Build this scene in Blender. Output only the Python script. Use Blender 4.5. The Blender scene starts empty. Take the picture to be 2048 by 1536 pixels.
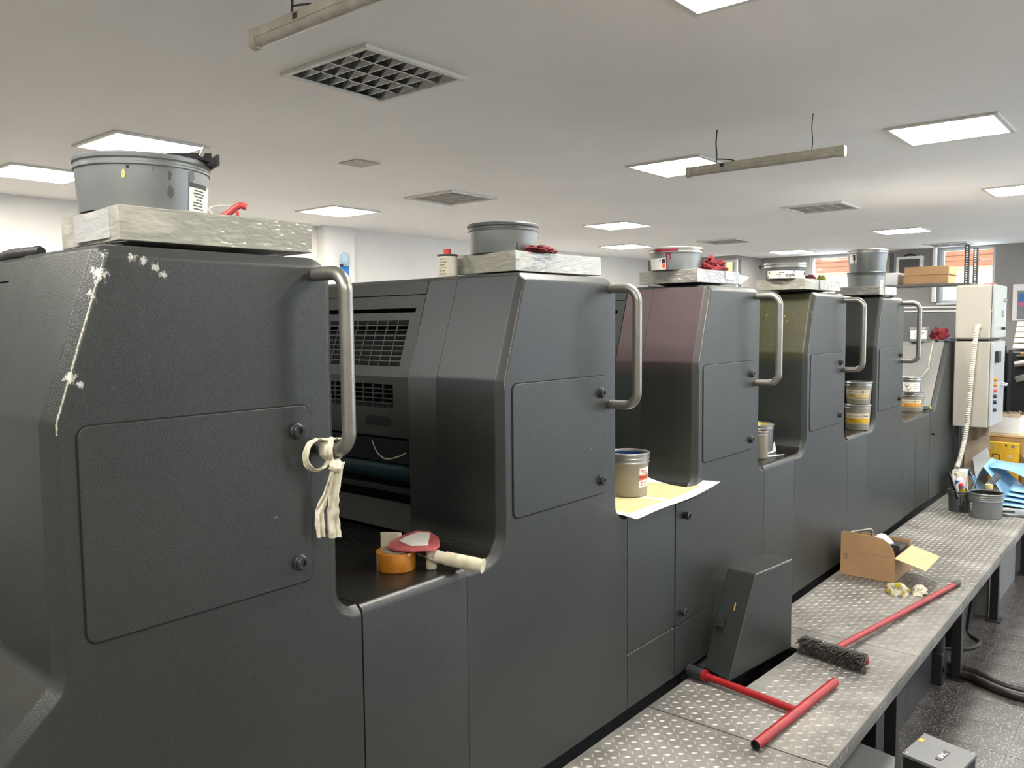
import bpy, bmesh, math, random
from mathutils import Vector, Matrix, noise
random.seed(7)
SC = bpy.context.scene
COL = SC.collection
PI = math.pi
R = math.radians
V = Vector

# ------------------------------------------------------------------ camera, world, exposure
CAM = V((0.0, -1.45, 1.82))
cam = bpy.data.cameras.new('camera'); camo = bpy.data.objects.new('camera', cam); COL.objects.link(camo)
cam.sensor_width = 36.0; cam.lens = 1630.0 / 2048 * 36.0; cam.clip_start = 0.02; cam.clip_end = 200
_rz = Matrix.Rotation(R(-50.15), 3, 'Z'); _rx = Matrix.Rotation(R(-4.22), 3, 'X'); _ry = Matrix.Rotation(R(.53), 3, 'Y')
_r = _rz @ _rx @ _ry
right, fwd, up = _r.col[0], _r.col[1], _r.col[2]
camo.matrix_world = Matrix(((right.x, up.x, -fwd.x, CAM.x), (right.y, up.y, -fwd.y, CAM.y), (right.z, up.z, -fwd.z, CAM.z), (0, 0, 0, 1)))
SC.camera = camo
w = bpy.data.worlds.new('sky'); SC.world = w; w.use_nodes = True
bg = w.node_tree.nodes['Background']; bg.inputs[0].default_value = (.74, .86, 1.0, 1); bg.inputs[1].default_value = 5.0
SC.view_settings.view_transform = 'Standard'; SC.view_settings.look = 'None'; SC.view_settings.gamma = 1
SC.view_settings.use_curve_mapping = False
SC.view_settings.exposure = 1.0
PANEL_EMIT = 31.0

# ------------------------------------------------------------------ materials
MATS = {}
def nm(name):
    m = bpy.data.materials.new(name); m.use_nodes = True
    nt = m.node_tree; b = nt.nodes['Principled BSDF']
    MATS[name] = m
    return m, nt.nodes, nt.links, b
def mixc(N, L, fac, a, b):
    x = N.new('ShaderNodeMix'); x.data_type = 'RGBA'
    for s, v in ((x.inputs[0], fac), (x.inputs[6], a), (x.inputs[7], b)):
        if hasattr(v, 'links'): L.new(v, s)
        elif isinstance(v, (int, float)): s.default_value = v
        else: s.default_value = (*v[:3], 1)
    return x.outputs[2]
def math_(N, L, op, a, b=0.0, clamp=False):
    x = N.new('ShaderNodeMath'); x.operation = op; x.use_clamp = clamp
    for s, v in ((x.inputs[0], a), (x.inputs[1], b)):
        if hasattr(v, 'links'): L.new(v, s)
        else: s.default_value = v
    return x.outputs[0]
def noise_(N, L, co, scale, detail=4, rough=.6):
    x = N.new('ShaderNodeTexNoise'); x.inputs['Scale'].default_value = scale; x.inputs['Detail'].default_value = detail
    x.inputs['Roughness'].default_value = rough; L.new(co, x.inputs['Vector']); return x.outputs['Fac']
def ramp_(N, L, fac, a, b):
    x = N.new('ShaderNodeMapRange'); x.inputs[1].default_value = a; x.inputs[2].default_value = b
    x.interpolation_type = 'SMOOTHSTEP'; L.new(fac, x.inputs[0]); return x.outputs[0]
def M(name, col, rough=.5, metal=0, var=.12, vs=7, bump=0, bs=220, bd=.001, coat=0, spec=.5, trans=0, alpha=1, rvar=.08, emit=None, es=0, aniso=0):
    if name in MATS: return MATS[name]
    m, N, L, b = nm(name)
    tc = N.new('ShaderNodeTexCoord').outputs['Object']
    n = noise_(N, L, tc, vs)
    lo = [c * (1 - var) for c in col]; hi = [min(1, c * (1 + var)) for c in col]
    L.new(mixc(N, L, ramp_(N, L, n, .3, .7), lo, hi), b.inputs['Base Color'])
    r = N.new('ShaderNodeMapRange'); r.inputs[3].default_value = max(.02, rough - rvar); r.inputs[4].default_value = rough + rvar
    L.new(noise_(N, L, tc, vs * 2.3), r.inputs[0]); L.new(r.outputs[0], b.inputs['Roughness'])
    b.inputs['Metallic'].default_value = metal; b.inputs['Coat Weight'].default_value = coat
    b.inputs['Specular IOR Level'].default_value = spec; b.inputs['Transmission Weight'].default_value = trans
    b.inputs['Alpha'].default_value = alpha
    if bump:
        bp = N.new('ShaderNodeBump'); bp.inputs['Strength'].default_value = bump; bp.inputs['Distance'].default_value = bd
        L.new(noise_(N, L, tc, bs, 3), bp.inputs['Height']); L.new(bp.outputs[0], b.inputs['Normal'])
    if emit:
        b.inputs['Emission Color'].default_value = (*emit, 1); b.inputs['Emission Strength'].default_value = es
    return m
def paint(name, col, tint=None, tamt=.6, scuffs=(), splash=None, worn=.35):
    """hammered machine enamel; tint = dried ink mist on the sloping front face, scuffs = chipped spots (x,y,z,r) in unit coordinates, worn = rubbed paint and painted highlight on the front corner"""
    m, N, L, b = nm(name)
    tcn = N.new('ShaderNodeTexCoord'); tc = tcn.outputs['Object']
    n1 = noise_(N, L, tc, 2.2, 5, .55)
    c = mixc(N, L, ramp_(N, L, n1, .3, .72), [x * .84 for x in col], [x * 1.14 for x in col])
    n2 = noise_(N, L, tc, 17, 6, .7)                        # greasy finger marks
    c = mixc(N, L, math_(N, L, 'MULTIPLY', ramp_(N, L, n2, .62, .72), .65), c, [x * .45 for x in col])
    n3 = noise_(N, L, tc, 60, 2, .5)                        # small pale nicks
    c = mixc(N, L, math_(N, L, 'MULTIPLY', ramp_(N, L, n3, .785, .80), .5), c, (.35, .36, .34))
    n4 = noise_(N, L, tc, 330, 2, .5)                       # speckle of the hammered enamel
    c = mixc(N, L, math_(N, L, 'MULTIPLY', ramp_(N, L, n4, .42, .68), .28), c, [x * 1.9 for x in col])
    mps = N.new('ShaderNodeMapping'); mps.inputs['Scale'].default_value = (1, 1, .16); L.new(tc, mps.inputs[0])
    n5 = noise_(N, L, mps.outputs[0], 22, 4, .6)            # wiped-down vertical streaks
    c = mixc(N, L, math_(N, L, 'MULTIPLY', ramp_(N, L, n5, .58, .78), .14), c, [x * 2.2 for x in col])
    sx = N.new('ShaderNodeSeparateXYZ'); L.new(tc, sx.inputs[0])
    nx = N.new('ShaderNodeSeparateXYZ'); L.new(tcn.outputs['Normal'], nx.inputs[0])
    oil = math_(N, L, 'MULTIPLY', ramp_(N, L, nx.outputs[2], .5, .85), math_(N, L, 'LESS_THAN', sx.outputs[2], 1.5))   # oily film on the ledges
    c = mixc(N, L, math_(N, L, 'MULTIPLY', oil, ramp_(N, L, noise_(N, L, tc, 9, 4), .2, .6)), c, (.016, .014, .011))
    if tint:
        f = math_(N, L, 'MULTIPLY', ramp_(N, L, math_(N, L, 'MULTIPLY', nx.outputs[0], -1), .55, .9), ramp_(N, L, sx.outputs[2], 1.60, 1.68))
        f = math_(N, L, 'MULTIPLY', f, math_(N, L, 'ADD', math_(N, L, 'MULTIPLY', n1, .8), tamt - .3))
        c = mixc(N, L, f, c, tint)
        if splash:
            mp = N.new('ShaderNodeMapping'); mp.inputs['Scale'].default_value = (1, 1, .28); L.new(tc, mp.inputs[0])
            sn = noise_(N, L, mp.outputs[0], 75, 3, .6)
            c = mixc(N, L, math_(N, L, 'MULTIPLY', ramp_(N, L, sn, .70, .72), math_(N, L, 'GREATER_THAN', f, .12)), c, splash)
    rr = N.new('ShaderNodeMapRange'); rr.inputs[3].default_value = .33; rr.inputs[4].default_value = .45
    L.new(n1, rr.inputs[0]); rough = math_(N, L, 'SUBTRACT', rr.outputs[0], math_(N, L, 'MULTIPLY', oil, .26))
    if scuffs:
        tot = None
        mp = N.new('ShaderNodeMapping'); mp.inputs['Scale'].default_value = (1, 1, .55); L.new(tc, mp.inputs[0]); nz = noise_(N, L, mp.outputs[0], 120, 7, .8)
        for (x, y, z, r) in scuffs:
            d = N.new('ShaderNodeVectorMath'); d.operation = 'DISTANCE'; L.new(tc, d.inputs[0]); d.inputs[1].default_value = (x, y, z)
            k = math_(N, L, 'SUBTRACT', 1.0, math_(N, L, 'DIVIDE', d.outputs['Value'], r), True)
            tot = k if tot is None else math_(N, L, 'MAXIMUM', tot, k)
        s = math_(N, L, 'ADD', math_(N, L, 'MULTIPLY', tot, .30), nz)
        f = math_(N, L, 'MULTIPLY', ramp_(N, L, s, .66, .74), math_(N, L, 'GREATER_THAN', tot, .02))
        c = mixc(N, L, f, c, (.50, .50, .44))
    # pale line along the front corner: rubbed paint plus a painted edge highlight
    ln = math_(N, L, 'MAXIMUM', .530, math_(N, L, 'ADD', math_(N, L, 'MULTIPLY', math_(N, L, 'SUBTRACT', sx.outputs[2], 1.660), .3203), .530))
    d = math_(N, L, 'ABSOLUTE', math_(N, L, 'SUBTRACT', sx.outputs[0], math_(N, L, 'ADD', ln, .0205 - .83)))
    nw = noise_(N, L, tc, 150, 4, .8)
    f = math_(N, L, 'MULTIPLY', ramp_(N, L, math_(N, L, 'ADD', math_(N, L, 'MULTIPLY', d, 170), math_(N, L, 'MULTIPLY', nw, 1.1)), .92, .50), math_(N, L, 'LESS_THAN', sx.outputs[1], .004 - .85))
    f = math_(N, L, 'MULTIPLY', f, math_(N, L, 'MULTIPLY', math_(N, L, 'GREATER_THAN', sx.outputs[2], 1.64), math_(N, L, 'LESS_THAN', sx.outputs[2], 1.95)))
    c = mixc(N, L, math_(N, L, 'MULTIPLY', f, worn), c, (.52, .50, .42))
    L.new(c, b.inputs['Base Color']); L.new(rough, b.inputs['Roughness'])
    b.inputs['Specular IOR Level'].default_value = .5
    bp = N.new('ShaderNodeBump'); bp.inputs['Strength'].default_value = .5; bp.inputs['Distance'].default_value = .0014
    L.new(noise_(N, L, tc, 400, 2), bp.inputs['Height']); L.new(bp.outputs[0], b.inputs['Normal'])
    return m
PAINT = (.0230, .0268, .0245)
UB = V((.83, .85, 0))                                        # base point of a printing unit relative to its frame
def sc(x, y, z, r): return (x - UB.x, y - UB.y, z - UB.z, r)
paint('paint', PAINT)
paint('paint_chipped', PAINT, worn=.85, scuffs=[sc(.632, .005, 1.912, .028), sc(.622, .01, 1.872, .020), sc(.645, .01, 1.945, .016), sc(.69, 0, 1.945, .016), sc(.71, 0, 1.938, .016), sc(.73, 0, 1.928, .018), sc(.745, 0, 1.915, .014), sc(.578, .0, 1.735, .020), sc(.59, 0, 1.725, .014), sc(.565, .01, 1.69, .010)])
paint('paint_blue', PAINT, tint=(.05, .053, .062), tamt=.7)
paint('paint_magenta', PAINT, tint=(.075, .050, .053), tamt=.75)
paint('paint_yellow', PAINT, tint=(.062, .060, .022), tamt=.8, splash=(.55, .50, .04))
M('paint_light', (.17, .168, .16), .4, bump=.15)
M('black_paint', (.012, .013, .014), .45, bump=.1)
M('void', (.004, .004, .005), .8)
M('rubber', (.012, .012, .012), .55)
M('dark_steel', (.05, .055, .06), .4, .6)
M('teal_roller', (.02, .045, .055), .25, .3)
M('handle_steel', (.30, .29, .265), .36, .8, bump=.1, bs=300)
M('chrome', (.7, .7, .7), .15, 1)
M('white_wall', (.82, .80, .76), .7, var=.03, vs=1.2, bump=.06, bs=60)
M('ceiling_white', (.92, .905, .88), .75, var=.025, vs=.8)
M('grey_wall', (.28, .265, .25), .7, var=.03)
M('window_white', (.72, .72, .70), .4)
M('lamp_white', (.70, .69, .65), .45, var=.05)
M('lamp_dirty', (.45, .42, .34), .5, var=.15, vs=12)
M('lens', (.42, .40, .34), .3, var=.2, vs=9)
M('diffuser', (.9, .9, .88), .5, emit=(1.0, .955, .885), es=PANEL_EMIT)
M('mirror_louver', (.27, .275, .27), .12, 1, var=.1, vs=20)
M('louver_back', (.10, .105, .105), .2, .9, var=.3, vs=14)
M('louver_white', (.40, .385, .355), .5)
M('tin', (.20, .215, .215), .38, .35, var=.08, vs=9, bump=.05)
M('tin_dark', (.10, .108, .108), .42, .35, var=.12, vs=9)
M('tin_warm', (.30, .275, .22), .4, .3, var=.07, vs=8)
M('tin_bright', (.42, .42, .40), .30, .7, var=.1)
M('label_white', (.78, .77, .71), .55, var=.03)
M('label_cream', (.72, .66, .50), .55, var=.05)
M('label_yellow', (.72, .42, .015), .5, var=.1, vs=60)
M('label_ochre', (.62, .50, .22), .5, var=.15, vs=60)
M('label_orange', (.75, .32, .04), .5, var=.2, vs=80)
M('label_red', (.80, .13, .06), .5)
M('ink_black', (.01, .01, .01), .3)
M('ink_blue', (.01, .03, .10), .22, var=.4)
M('ink_yellow', (.80, .66, .01), .3, var=.2, vs=30)
M('ink_magenta', (.16, .01, .03), .25)
M('print_black', (.03, .03, .03), .6)
M('print_red', (.55, .04, .04), .6)
M('print_brown', (.25, .13, .05), .6)
M('red_cloth', (.13, .004, .009), .85, var=.45, vs=30, bump=.3, bs=400)
M('grey_cloth', (.10, .11, .13), .9, var=.3, vs=30, bump=.3, bs=400)
M('green_cloth', (.20, .20, .03), .9, var=.6, vs=40)
M('white_cloth', (.62, .58, .45), .9, var=.15, vs=30, bump=.3, bs=500)
m, N, L, b = nm('yellow_rag')
tc = N.new('ShaderNodeTexCoord').outputs['Object']
c = mixc(N, L, ramp_(N, L, noise_(N, L, tc, 26, 3), .46, .54), (.50, .48, .40), (.42, .33, .01)); c = mixc(N, L, ramp_(N, L, noise_(N, L, tc, 40, 2), .66, .70), c, (.05, .04, .02))
L.new(c, b.inputs['Base Color']); b.inputs['Roughness'].default_value = .8
M('red_paint', (.27, .010, .013), .38, var=.15, vs=20, spec=.35)
M('red_plastic', (.62, .07, .07), .35, var=.12)
M('red_translucent', (.50, .12, .12), .3, var=.2, vs=25)
M('cream_plastic', (.60, .56, .42), .4, var=.08, vs=30)
M('tape_brown', (.58, .22, .02), .18, var=.08, vs=30, coat=.5)
M('carton', (.36, .215, .105), .75, var=.08, vs=5, bump=.1, bs=90)
M('carton_pale', (.56, .41, .22), .75, var=.06)
M('carton_grey', (.46, .36, .26), .8, var=.08)
M('wood', (.42, .26, .10), .65, var=.2, vs=9)
M('paper', (.80, .79, .74), .7, var=.02)
M('black_plastic', (.018, .018, .02), .4)
M('green_plastic', (.25, .55, .05), .4)
M('clear_plastic', (.75, .76, .74), .1, alpha=.45)
M('bristle', (.085, .08, .07), .95, var=.7, vs=120, bump=.6, bs=500, bd=.003)
M('cabinet_white', (.40, .38, .325), .38, var=.03, vs=2)
M('cabinet_door', (.42, .445, .445), .35, var=.03, vs=2)
M('conduit', (.62, .58, .47), .5, var=.08)
M('blue_plastic', (.25, .50, .72), .4, var=.18, vs=5)
M('blue_foil', (.20, .45, .68), .35, var=.15, vs=4, spec=.6)
M('sign_blue', (.02, .20, .55), .5)
M('balloon', (.45, .65, .78), .3, alpha=.8)
M('screen', (.06, .065, .07), .3)
M('delivery_grey', (.14, .145, .145), .45, var=.06)
M('beige_machine', (.42, .38, .31), .5, var=.08)
M('hose', (.014, .012, .011), .4, var=.5, vs=15)
M('orange_tile', (.20, .055, .02), .95, spec=0, var=.15, vs=3)
M('yellow_render', (.23, .19, .06), .85, var=.04)
M('cream_render', (.34, .31, .19), .85, var=.04)
M('amber', (.5, .22, .02), .4)
M('white_plastic', (.78, .78, .77), .45, var=.03)
M('sheet_blue', (.03, .16, .42), .5)
M('sheet_pink', (.62, .12, .30), .5)
# tread plate steel
def tread_mat(name, col, dirt):
    m, N, L, b = nm(name)
    tc = N.new('ShaderNodeTexCoord').outputs['Object']
    c = mixc(N, L, ramp_(N, L, noise_(N, L, tc, 3.2, 6, .65), .36, .66), dirt, col)
    n2 = noise_(N, L, tc, 38, 3)
    c = mixc(N, L, math_(N, L, 'MULTIPLY', ramp_(N, L, n2, .68, .76), .55), c, (.09, .08, .075))
    L.new(c, b.inputs['Base Color'])
    b.inputs['Metallic'].default_value = .35
    rr = N.new('ShaderNodeMapRange'); rr.inputs[3].default_value = .38; rr.inputs[4].default_value = .6
    L.new(noise_(N, L, tc, 6), rr.inputs[0]); L.new(rr.outputs[0], b.inputs['Roughness'])
    bp = N.new('ShaderNodeBump'); bp.inputs['Strength'].default_value = .2; bp.inputs['Distance'].default_value = .0006
    L.new(noise_(N, L, tc, 320, 2), bp.inputs['Height']); L.new(bp.outputs[0], b.inputs['Normal'])
tread_mat('tread', (.26, .25, .23), (.14, .133, .12))
tread_mat('tread_worn', (.34, .33, .30), (.24, .23, .21))
tread_mat('tread_dark', (.02, .021, .022), (.012, .012, .013))
# terrazzo: dark tiles in view, lighter copy on the unseen floor to bounce light
for tname, lo_, hi_, ch_ in (('terrazzo', (.10, .095, .088), (.22, .205, .19), (.48, .45, .41)), ('terrazzo_dark', (.024, .022, .0205), (.065, .060, .055), (.24, .222, .20))):
  m, N, L, b = nm(tname)
  tc = N.new('ShaderNodeTexCoord').outputs['Object']
  vo = N.new('ShaderNodeTexVoronoi'); vo.inputs['Scale'].default_value = 125; L.new(tc, vo.inputs['Vector'])
  sp = N.new('ShaderNodeSeparateColor'); L.new(vo.outputs['Color'], sp.inputs[0])
  chip = math_(N, L, 'MULTIPLY', math_(N, L, 'GREATER_THAN', sp.outputs[0], .62), math_(N, L, 'LESS_THAN', vo.outputs['Distance'], .42))
  c = mixc(N, L, ramp_(N, L, noise_(N, L, tc, 3, 5), .35, .7), lo_, hi_)
  c = mixc(N, L, chip, c, ch_)
  L.new(c, b.inputs['Base Color']); b.inputs['Roughness'].default_value = .32
# film-wrapped tray
def film_mat(name, col):
    m, N, L, b = nm(name)
    tc = N.new('ShaderNodeTexCoord').outputs['Object']
    mp = N.new('ShaderNodeMapping'); mp.inputs['Scale'].default_value = (5, 5, 14); mp.inputs['Rotation'].default_value = (.3, .25, 0); L.new(tc, mp.inputs[0])
    n = noise_(N, L, mp.outputs[0], 2.0, 3, .55)
    n = math_(N, L, 'ABSOLUTE', math_(N, L, 'SUBTRACT', n, .5)); n = math_(N, L, 'MULTIPLY', n, 2.0)
    L.new(mixc(N, L, ramp_(N, L, n, .02, .35), [x * .86 for x in col], [min(1, x * 1.12) for x in col]), b.inputs['Base Color'])
    b.inputs['Roughness'].default_value = .3; b.inputs['Coat Weight'].default_value = 1; b.inputs['Coat Roughness'].default_value = .06
    bp = N.new('ShaderNodeBump'); bp.inputs['Strength'].default_value = .7; bp.inputs['Distance'].default_value = .0055
    L.new(n, bp.inputs['Height']); L.new(bp.outputs[0], b.inputs['Normal']); L.new(bp.outputs[0], b.inputs['Coat Normal'])
film_mat('film', (.38, .375, .315)); film_mat('film_grey', (.27, .265, .24)); film_mat('film_white', (.46, .465, .46))
# printed sheet: pale yellow fields with a white margin
m, N, L, b = nm('printed_sheet')
uv = N.new('ShaderNodeTexCoord').outputs['UV']; s = N.new('ShaderNodeSeparateXYZ'); L.new(uv, s.inputs[0])
def band(val, a, bb): return math_(N, L, 'MULTIPLY', math_(N, L, 'GREATER_THAN', val, a), math_(N, L, 'LESS_THAN', val, bb))
f1 = math_(N, L, 'MULTIPLY', math_(N, L, 'ADD', band(s.outputs[0], .05, .47), band(s.outputs[0], .51, .90)), band(s.outputs[1], .13, .93))
bk = N.new('ShaderNodeTexBrick'); L.new(uv, bk.inputs[0]); bk.inputs['Scale'].default_value = 9; bk.inputs['Mortar Size'].default_value = .014; bk.inputs['Brick Width'].default_value = 1.6; bk.inputs['Row Height'].default_value = .42
bk.inputs['Color1'].default_value = (.50, .44, .20, 1); bk.inputs['Color2'].default_value = (.54, .48, .27, 1); bk.inputs['Mortar'].default_value = (.12, .085, .02, 1)
L.new(mixc(N, L, f1, (.70, .69, .62), bk.outputs[0]), b.inputs['Base Color']); b.inputs['Roughness'].default_value = .55

# ------------------------------------------------------------------ mesh helpers
ROOT = {}
class MB:
    def __init__(s): s.v = []; s.f = []
    def add(s, vs, fs):
        o = len(s.v); s.v += [V(p) for p in vs]; s.f += [tuple(i + o for i in f) for f in fs]; return s
    def box(s, x0, x1, y0, y1, z0, z1):
        return s.add([(x, y, z) for z in (z0, z1) for y in (y0, y1) for x in (x0, x1)],
                     [(0, 2, 3, 1), (4, 5, 7, 6), (0, 1, 5, 4), (2, 6, 7, 3), (0, 4, 6, 2), (1, 3, 7, 5)])
    def obox(s, c, size, rz=0, rx=0, ry=0):
        m = Matrix.Translation(V(c)) @ Matrix.Rotation(rz, 4, 'Z') @ Matrix.Rotation(ry, 4, 'Y') @ Matrix.Rotation(rx, 4, 'X')
        o = MB().box(-size[0] / 2, size[0] / 2, -size[1] / 2, size[1] / 2, -size[2] / 2, size[2] / 2)
        return s.add([m @ p for p in o.v], o.f)
    def hexa(s, bot, top):
        return s.add(list(bot) + list(top), [(3, 2, 1, 0), (4, 5, 6, 7), (0, 1, 5, 4), (1, 2, 6, 5), (2, 3, 7, 6), (3, 0, 4, 7)])
    def prism(s, pts, a, b, axis='y'):
        n = len(pts)
        f = {'y': lambda u, v, t: (u, t, v), 'x': lambda u, v, t: (t, u, v), 'z': lambda u, v, t: (u, v, t)}[axis]
        return s.add([f(u, v, a) for u, v in pts] + [f(u, v, b) for u, v in pts],
                     [tuple(range(n)), tuple(range(2 * n - 1, n - 1, -1))] + [(i, (i + 1) % n, n + (i + 1) % n, n + i) for i in range(n)])
    def lathe(s, prof, c=(0, 0, 0), n=40, axis='z', caps=True):
        o = len(s.v); c = V(c); k = len(prof)
        for (r, z) in prof:
            for i in range(n):
                a = 2 * PI * i / n; x, y = r * math.cos(a), r * math.sin(a)
                p = {'z': V((x, y, z)), 'y': V((x, z, y)), 'x': V((z, x, y))}[axis]
                s.v.append(c + p)
        for j in range(k - 1):
            for i in range(n):
                a, bb = o + j * n + i, o + j * n + (i + 1) % n
                s.f.append((a, bb, bb + n, a + n))
        if caps:
            s.f.append(tuple(o + i for i in range(n))); s.f.append(tuple(o + (k - 1) * n + i for i in reversed(range(n))))
        return s
    def tube(s, path, r, n=12, caps=True):
        path = [V(p) for p in path]; k = len(path); o = len(s.v)
        rr = r if isinstance(r, (list, tuple)) else [r] * k
        t0 = (path[1] - path[0]).normalized()
        u = t0.orthogonal().normalized()
        for j in range(k):
            t = ((path[j] - path[j - 1]).normalized() if j else V()) + ((path[j + 1] - path[j]).normalized() if j < k - 1 else V())
            t.normalize(); u = (u - t * u.dot(t)).normalized(); w_ = t.cross(u)
            for i in range(n):
                a = 2 * PI * i / n
                s.v.append(path[j] + (u * math.cos(a) + w_ * math.sin(a)) * rr[j])
        for j in range(k - 1):
            for i in range(n):
                a, bb = o + j * n + i, o + j * n + (i + 1) % n
                s.f.append((a, bb, bb + n, a + n))
        if caps:
            s.f.append(tuple(o + i for i in range(n))); s.f.append(tuple(o + (k - 1) * n + i for i in reversed(range(n))))
        return s
    def grid(s, fn, nu, nv):
        o = len(s.v)
        for j in range(nv + 1):
            for i in range(nu + 1): s.v.append(V(fn(i / nu, j / nv)))
        for j in range(nv):
            for i in range(nu):
                a = o + j * (nu + 1) + i; s.f.append((a, a + 1, a + nu + 2, a + nu + 1))
        return s
def bez(pts, n=8):
    """round the corners of a path: catmull-rom through pts"""
    pts = [V(p) for p in pts]; out = []
    P = [pts[0]] + pts + [pts[-1]]
    for i in range(1, len(P) - 2):
        a, b_, c_, d = P[i - 1:i + 3]
        for k in range(n):
            t = k / n
            out.append(.5 * ((2 * b_) + (c_ - a) * t + (2 * a - 5 * b_ + 4 * c_ - d) * t * t + (3 * b_ - a - 3 * c_ + d) * t ** 3))
    out.append(pts[-1]); return out
def rounded(pts, rad, n=6):
    """polyline with circular fillets"""
    pts = [V(p) for p in pts]; out = [pts[0]]
    for i in range(1, len(pts) - 1):
        p, a, b_ = pts[i], (pts[i - 1] - pts[i]).normalized(), (pts[i + 1] - pts[i]).normalized()
        ang = a.angle(b_); d = rad / math.tan(ang / 2)
        s0, s1 = p + a * d, p + b_ * d
        c_ = p + (a + b_).normalized() * (rad / math.sin(ang / 2))
        for k in range(n + 1):
            t = k / n
            q = (s0 - c_).lerp(s1 - c_, t).normalized() * rad + c_
            out.append(q)
    out.append(pts[-1]); return out
def rrect(x0, x1, z0, z1, r, n=5):
    out = []
    for cx, cz, a0 in ((x1 - r, z1 - r, 0), (x0 + r, z1 - r, 90), (x0 + r, z0 + r, 180), (x1 - r, z0 + r, 270)):
        for k in range(n + 1):
            a = R(a0 + 90 * k / n); out.append((cx + r * math.cos(a), cz + r * math.sin(a)))
    return out
def arc(cx, cz, r, a0, a1, n=7):
    return [(cx + r * math.cos(R(a0 + (a1 - a0) * k / n)), cz + r * math.sin(R(a0 + (a1 - a0) * k / n))) for k in range(n + 1)]
def mesh_from(mb, name, off):
    me = bpy.data.meshes.new(name)
    me.from_pydata([p - off for p in mb.v], [], mb.f)
    bm = bmesh.new(); bm.from_mesh(me); bmesh.ops.recalc_face_normals(bm, faces=bm.faces); bm.to_mesh(me); bm.free()
    return me
def finish(o, smooth, bevel, seg):
    me = o.data
    if smooth:
        me.polygons.foreach_set('use_smooth', [True] * len(me.polygons)); me.set_sharp_from_angle(angle=R(smooth))
    if bevel:
        bv = o.modifiers.new('bevel', 'BEVEL'); bv.width = bevel; bv.segments = seg; bv.limit_method = 'ANGLE'; bv.angle_limit = R(34)
        bv.harden_normals = True
def O(mb, name, mat, parent=None, loc=None, bevel=0, seg=2, smooth=38, label=None, kind=None):
    if parent is not None: base = ROOT[parent]
    else:
        if loc is None:
            xs = [p.x for p in mb.v]; ys = [p.y for p in mb.v]; zs = [p.z for p in mb.v]
            loc = ((min(xs) + max(xs)) / 2, (min(ys) + max(ys)) / 2, min(zs))
        base = V(loc)
    o = bpy.data.objects.new(name, mesh_from(mb, name, base)); COL.objects.link(o)
    if parent is not None: o.parent = parent
    else: o.location = base
    ROOT[o] = base
    if mat: o.data.materials.append(MATS[mat])
    finish(o, smooth, bevel, seg)
    if label: o['label'] = label
    if kind: o['kind'] = kind
    return o
def thing(name, label, cat, loc, group=None):
    o = bpy.data.objects.new(name, None); COL.objects.link(o); o.location = loc; o.empty_display_size = .1
    ROOT[o] = V(loc); return tag(o, label, cat, group)
def tag(o, label, cat, group=None):
    o['label'] = label; o['category'] = cat
    if group: o['group'] = group
    return o
def struct(mb, name, mat, **k):
    o = O(mb, name, mat, **k)
    if o.parent is None: o['kind'] = 'structure'
    return o
def kids(o): return [c for c in COL.objects if c.parent == o]
def copy_tree(o, delta, parent=None):
    c = o.copy(); COL.objects.link(c)
    if parent is None: c.location = o.location + V(delta); ROOT[c] = ROOT[o] + V(delta)
    else: c.parent = parent; ROOT[c] = ROOT[parent]
    for ch in kids(o): copy_tree(ch, delta, c)
    return c
def weigh(o):
    w_ = o.modifiers.new('weighted', 'WEIGHTED_NORMAL'); w_.keep_sharp = True; w_.weight = 60
def omat(o, mat):
    if len(o.material_slots): o.material_slots[0].link = 'OBJECT'; o.material_slots[0].material = MATS[mat]
def text2d(body, size, bold=.0, shear=0):
    cu = bpy.data.curves.new('lettering', 'FONT'); cu.body = body; cu.size = size; cu.align_x = 'CENTER'; cu.align_y = 'CENTER'
    cu.offset = bold; cu.shear = shear; cu.resolution_u = 2
    t = bpy.data.objects.new('lettering', cu); COL.objects.link(t); bpy.context.view_layer.update()
    me = bpy.data.meshes.new_from_object(t)
    vs = [(p.co.x, p.co.y) for p in me.vertices]; fs = [tuple(p.vertices) for p in me.polygons]
    bpy.data.objects.remove(t); bpy.data.curves.remove(cu); bpy.data.meshes.remove(me)
    return vs, fs
def crumple(mb, c, size, seed, sub=4, amp=.35, freq=2.2, flat=True):
    bm = bmesh.new(); bmesh.ops.create_icosphere(bm, subdivisions=sub, radius=1)
    o = V((seed * 7.3, seed * 3.1, seed * 1.7)); vs = []
    for v in bm.verts:
        d = v.co.normalized(); n = noise.fractal(d * freq + o, 1.0, 2.0, 4)
        rdg = 1 - abs(noise.noise(d * freq * 1.6 + o * 1.3)) * 2
        p = d * (1 + amp * n + amp * .45 * rdg)
        z = p.z * size[2]
        if flat and z < -.35 * size[2]: z = -.35 * size[2]
        vs.append((c[0] + p.x * size[0], c[1] + p.y * size[1], c[2] + z + (.35 * size[2] if flat else 0)))
    fs = [tuple(v.index for v in f.verts) for f in bm.faces]; bm.free()
    return mb.add(vs, fs)
def uvgrid(o, nu, nv):
    uvl = o.data.uv_layers.new(name='uv'); W = nu + 1
    for p in o.data.polygons:
        for li in p.loop_indices:
            i = o.data.loops[li].vertex_index
            uvl.data[li].uv = ((i % W) / nu, (i // W) / nv)

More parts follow.
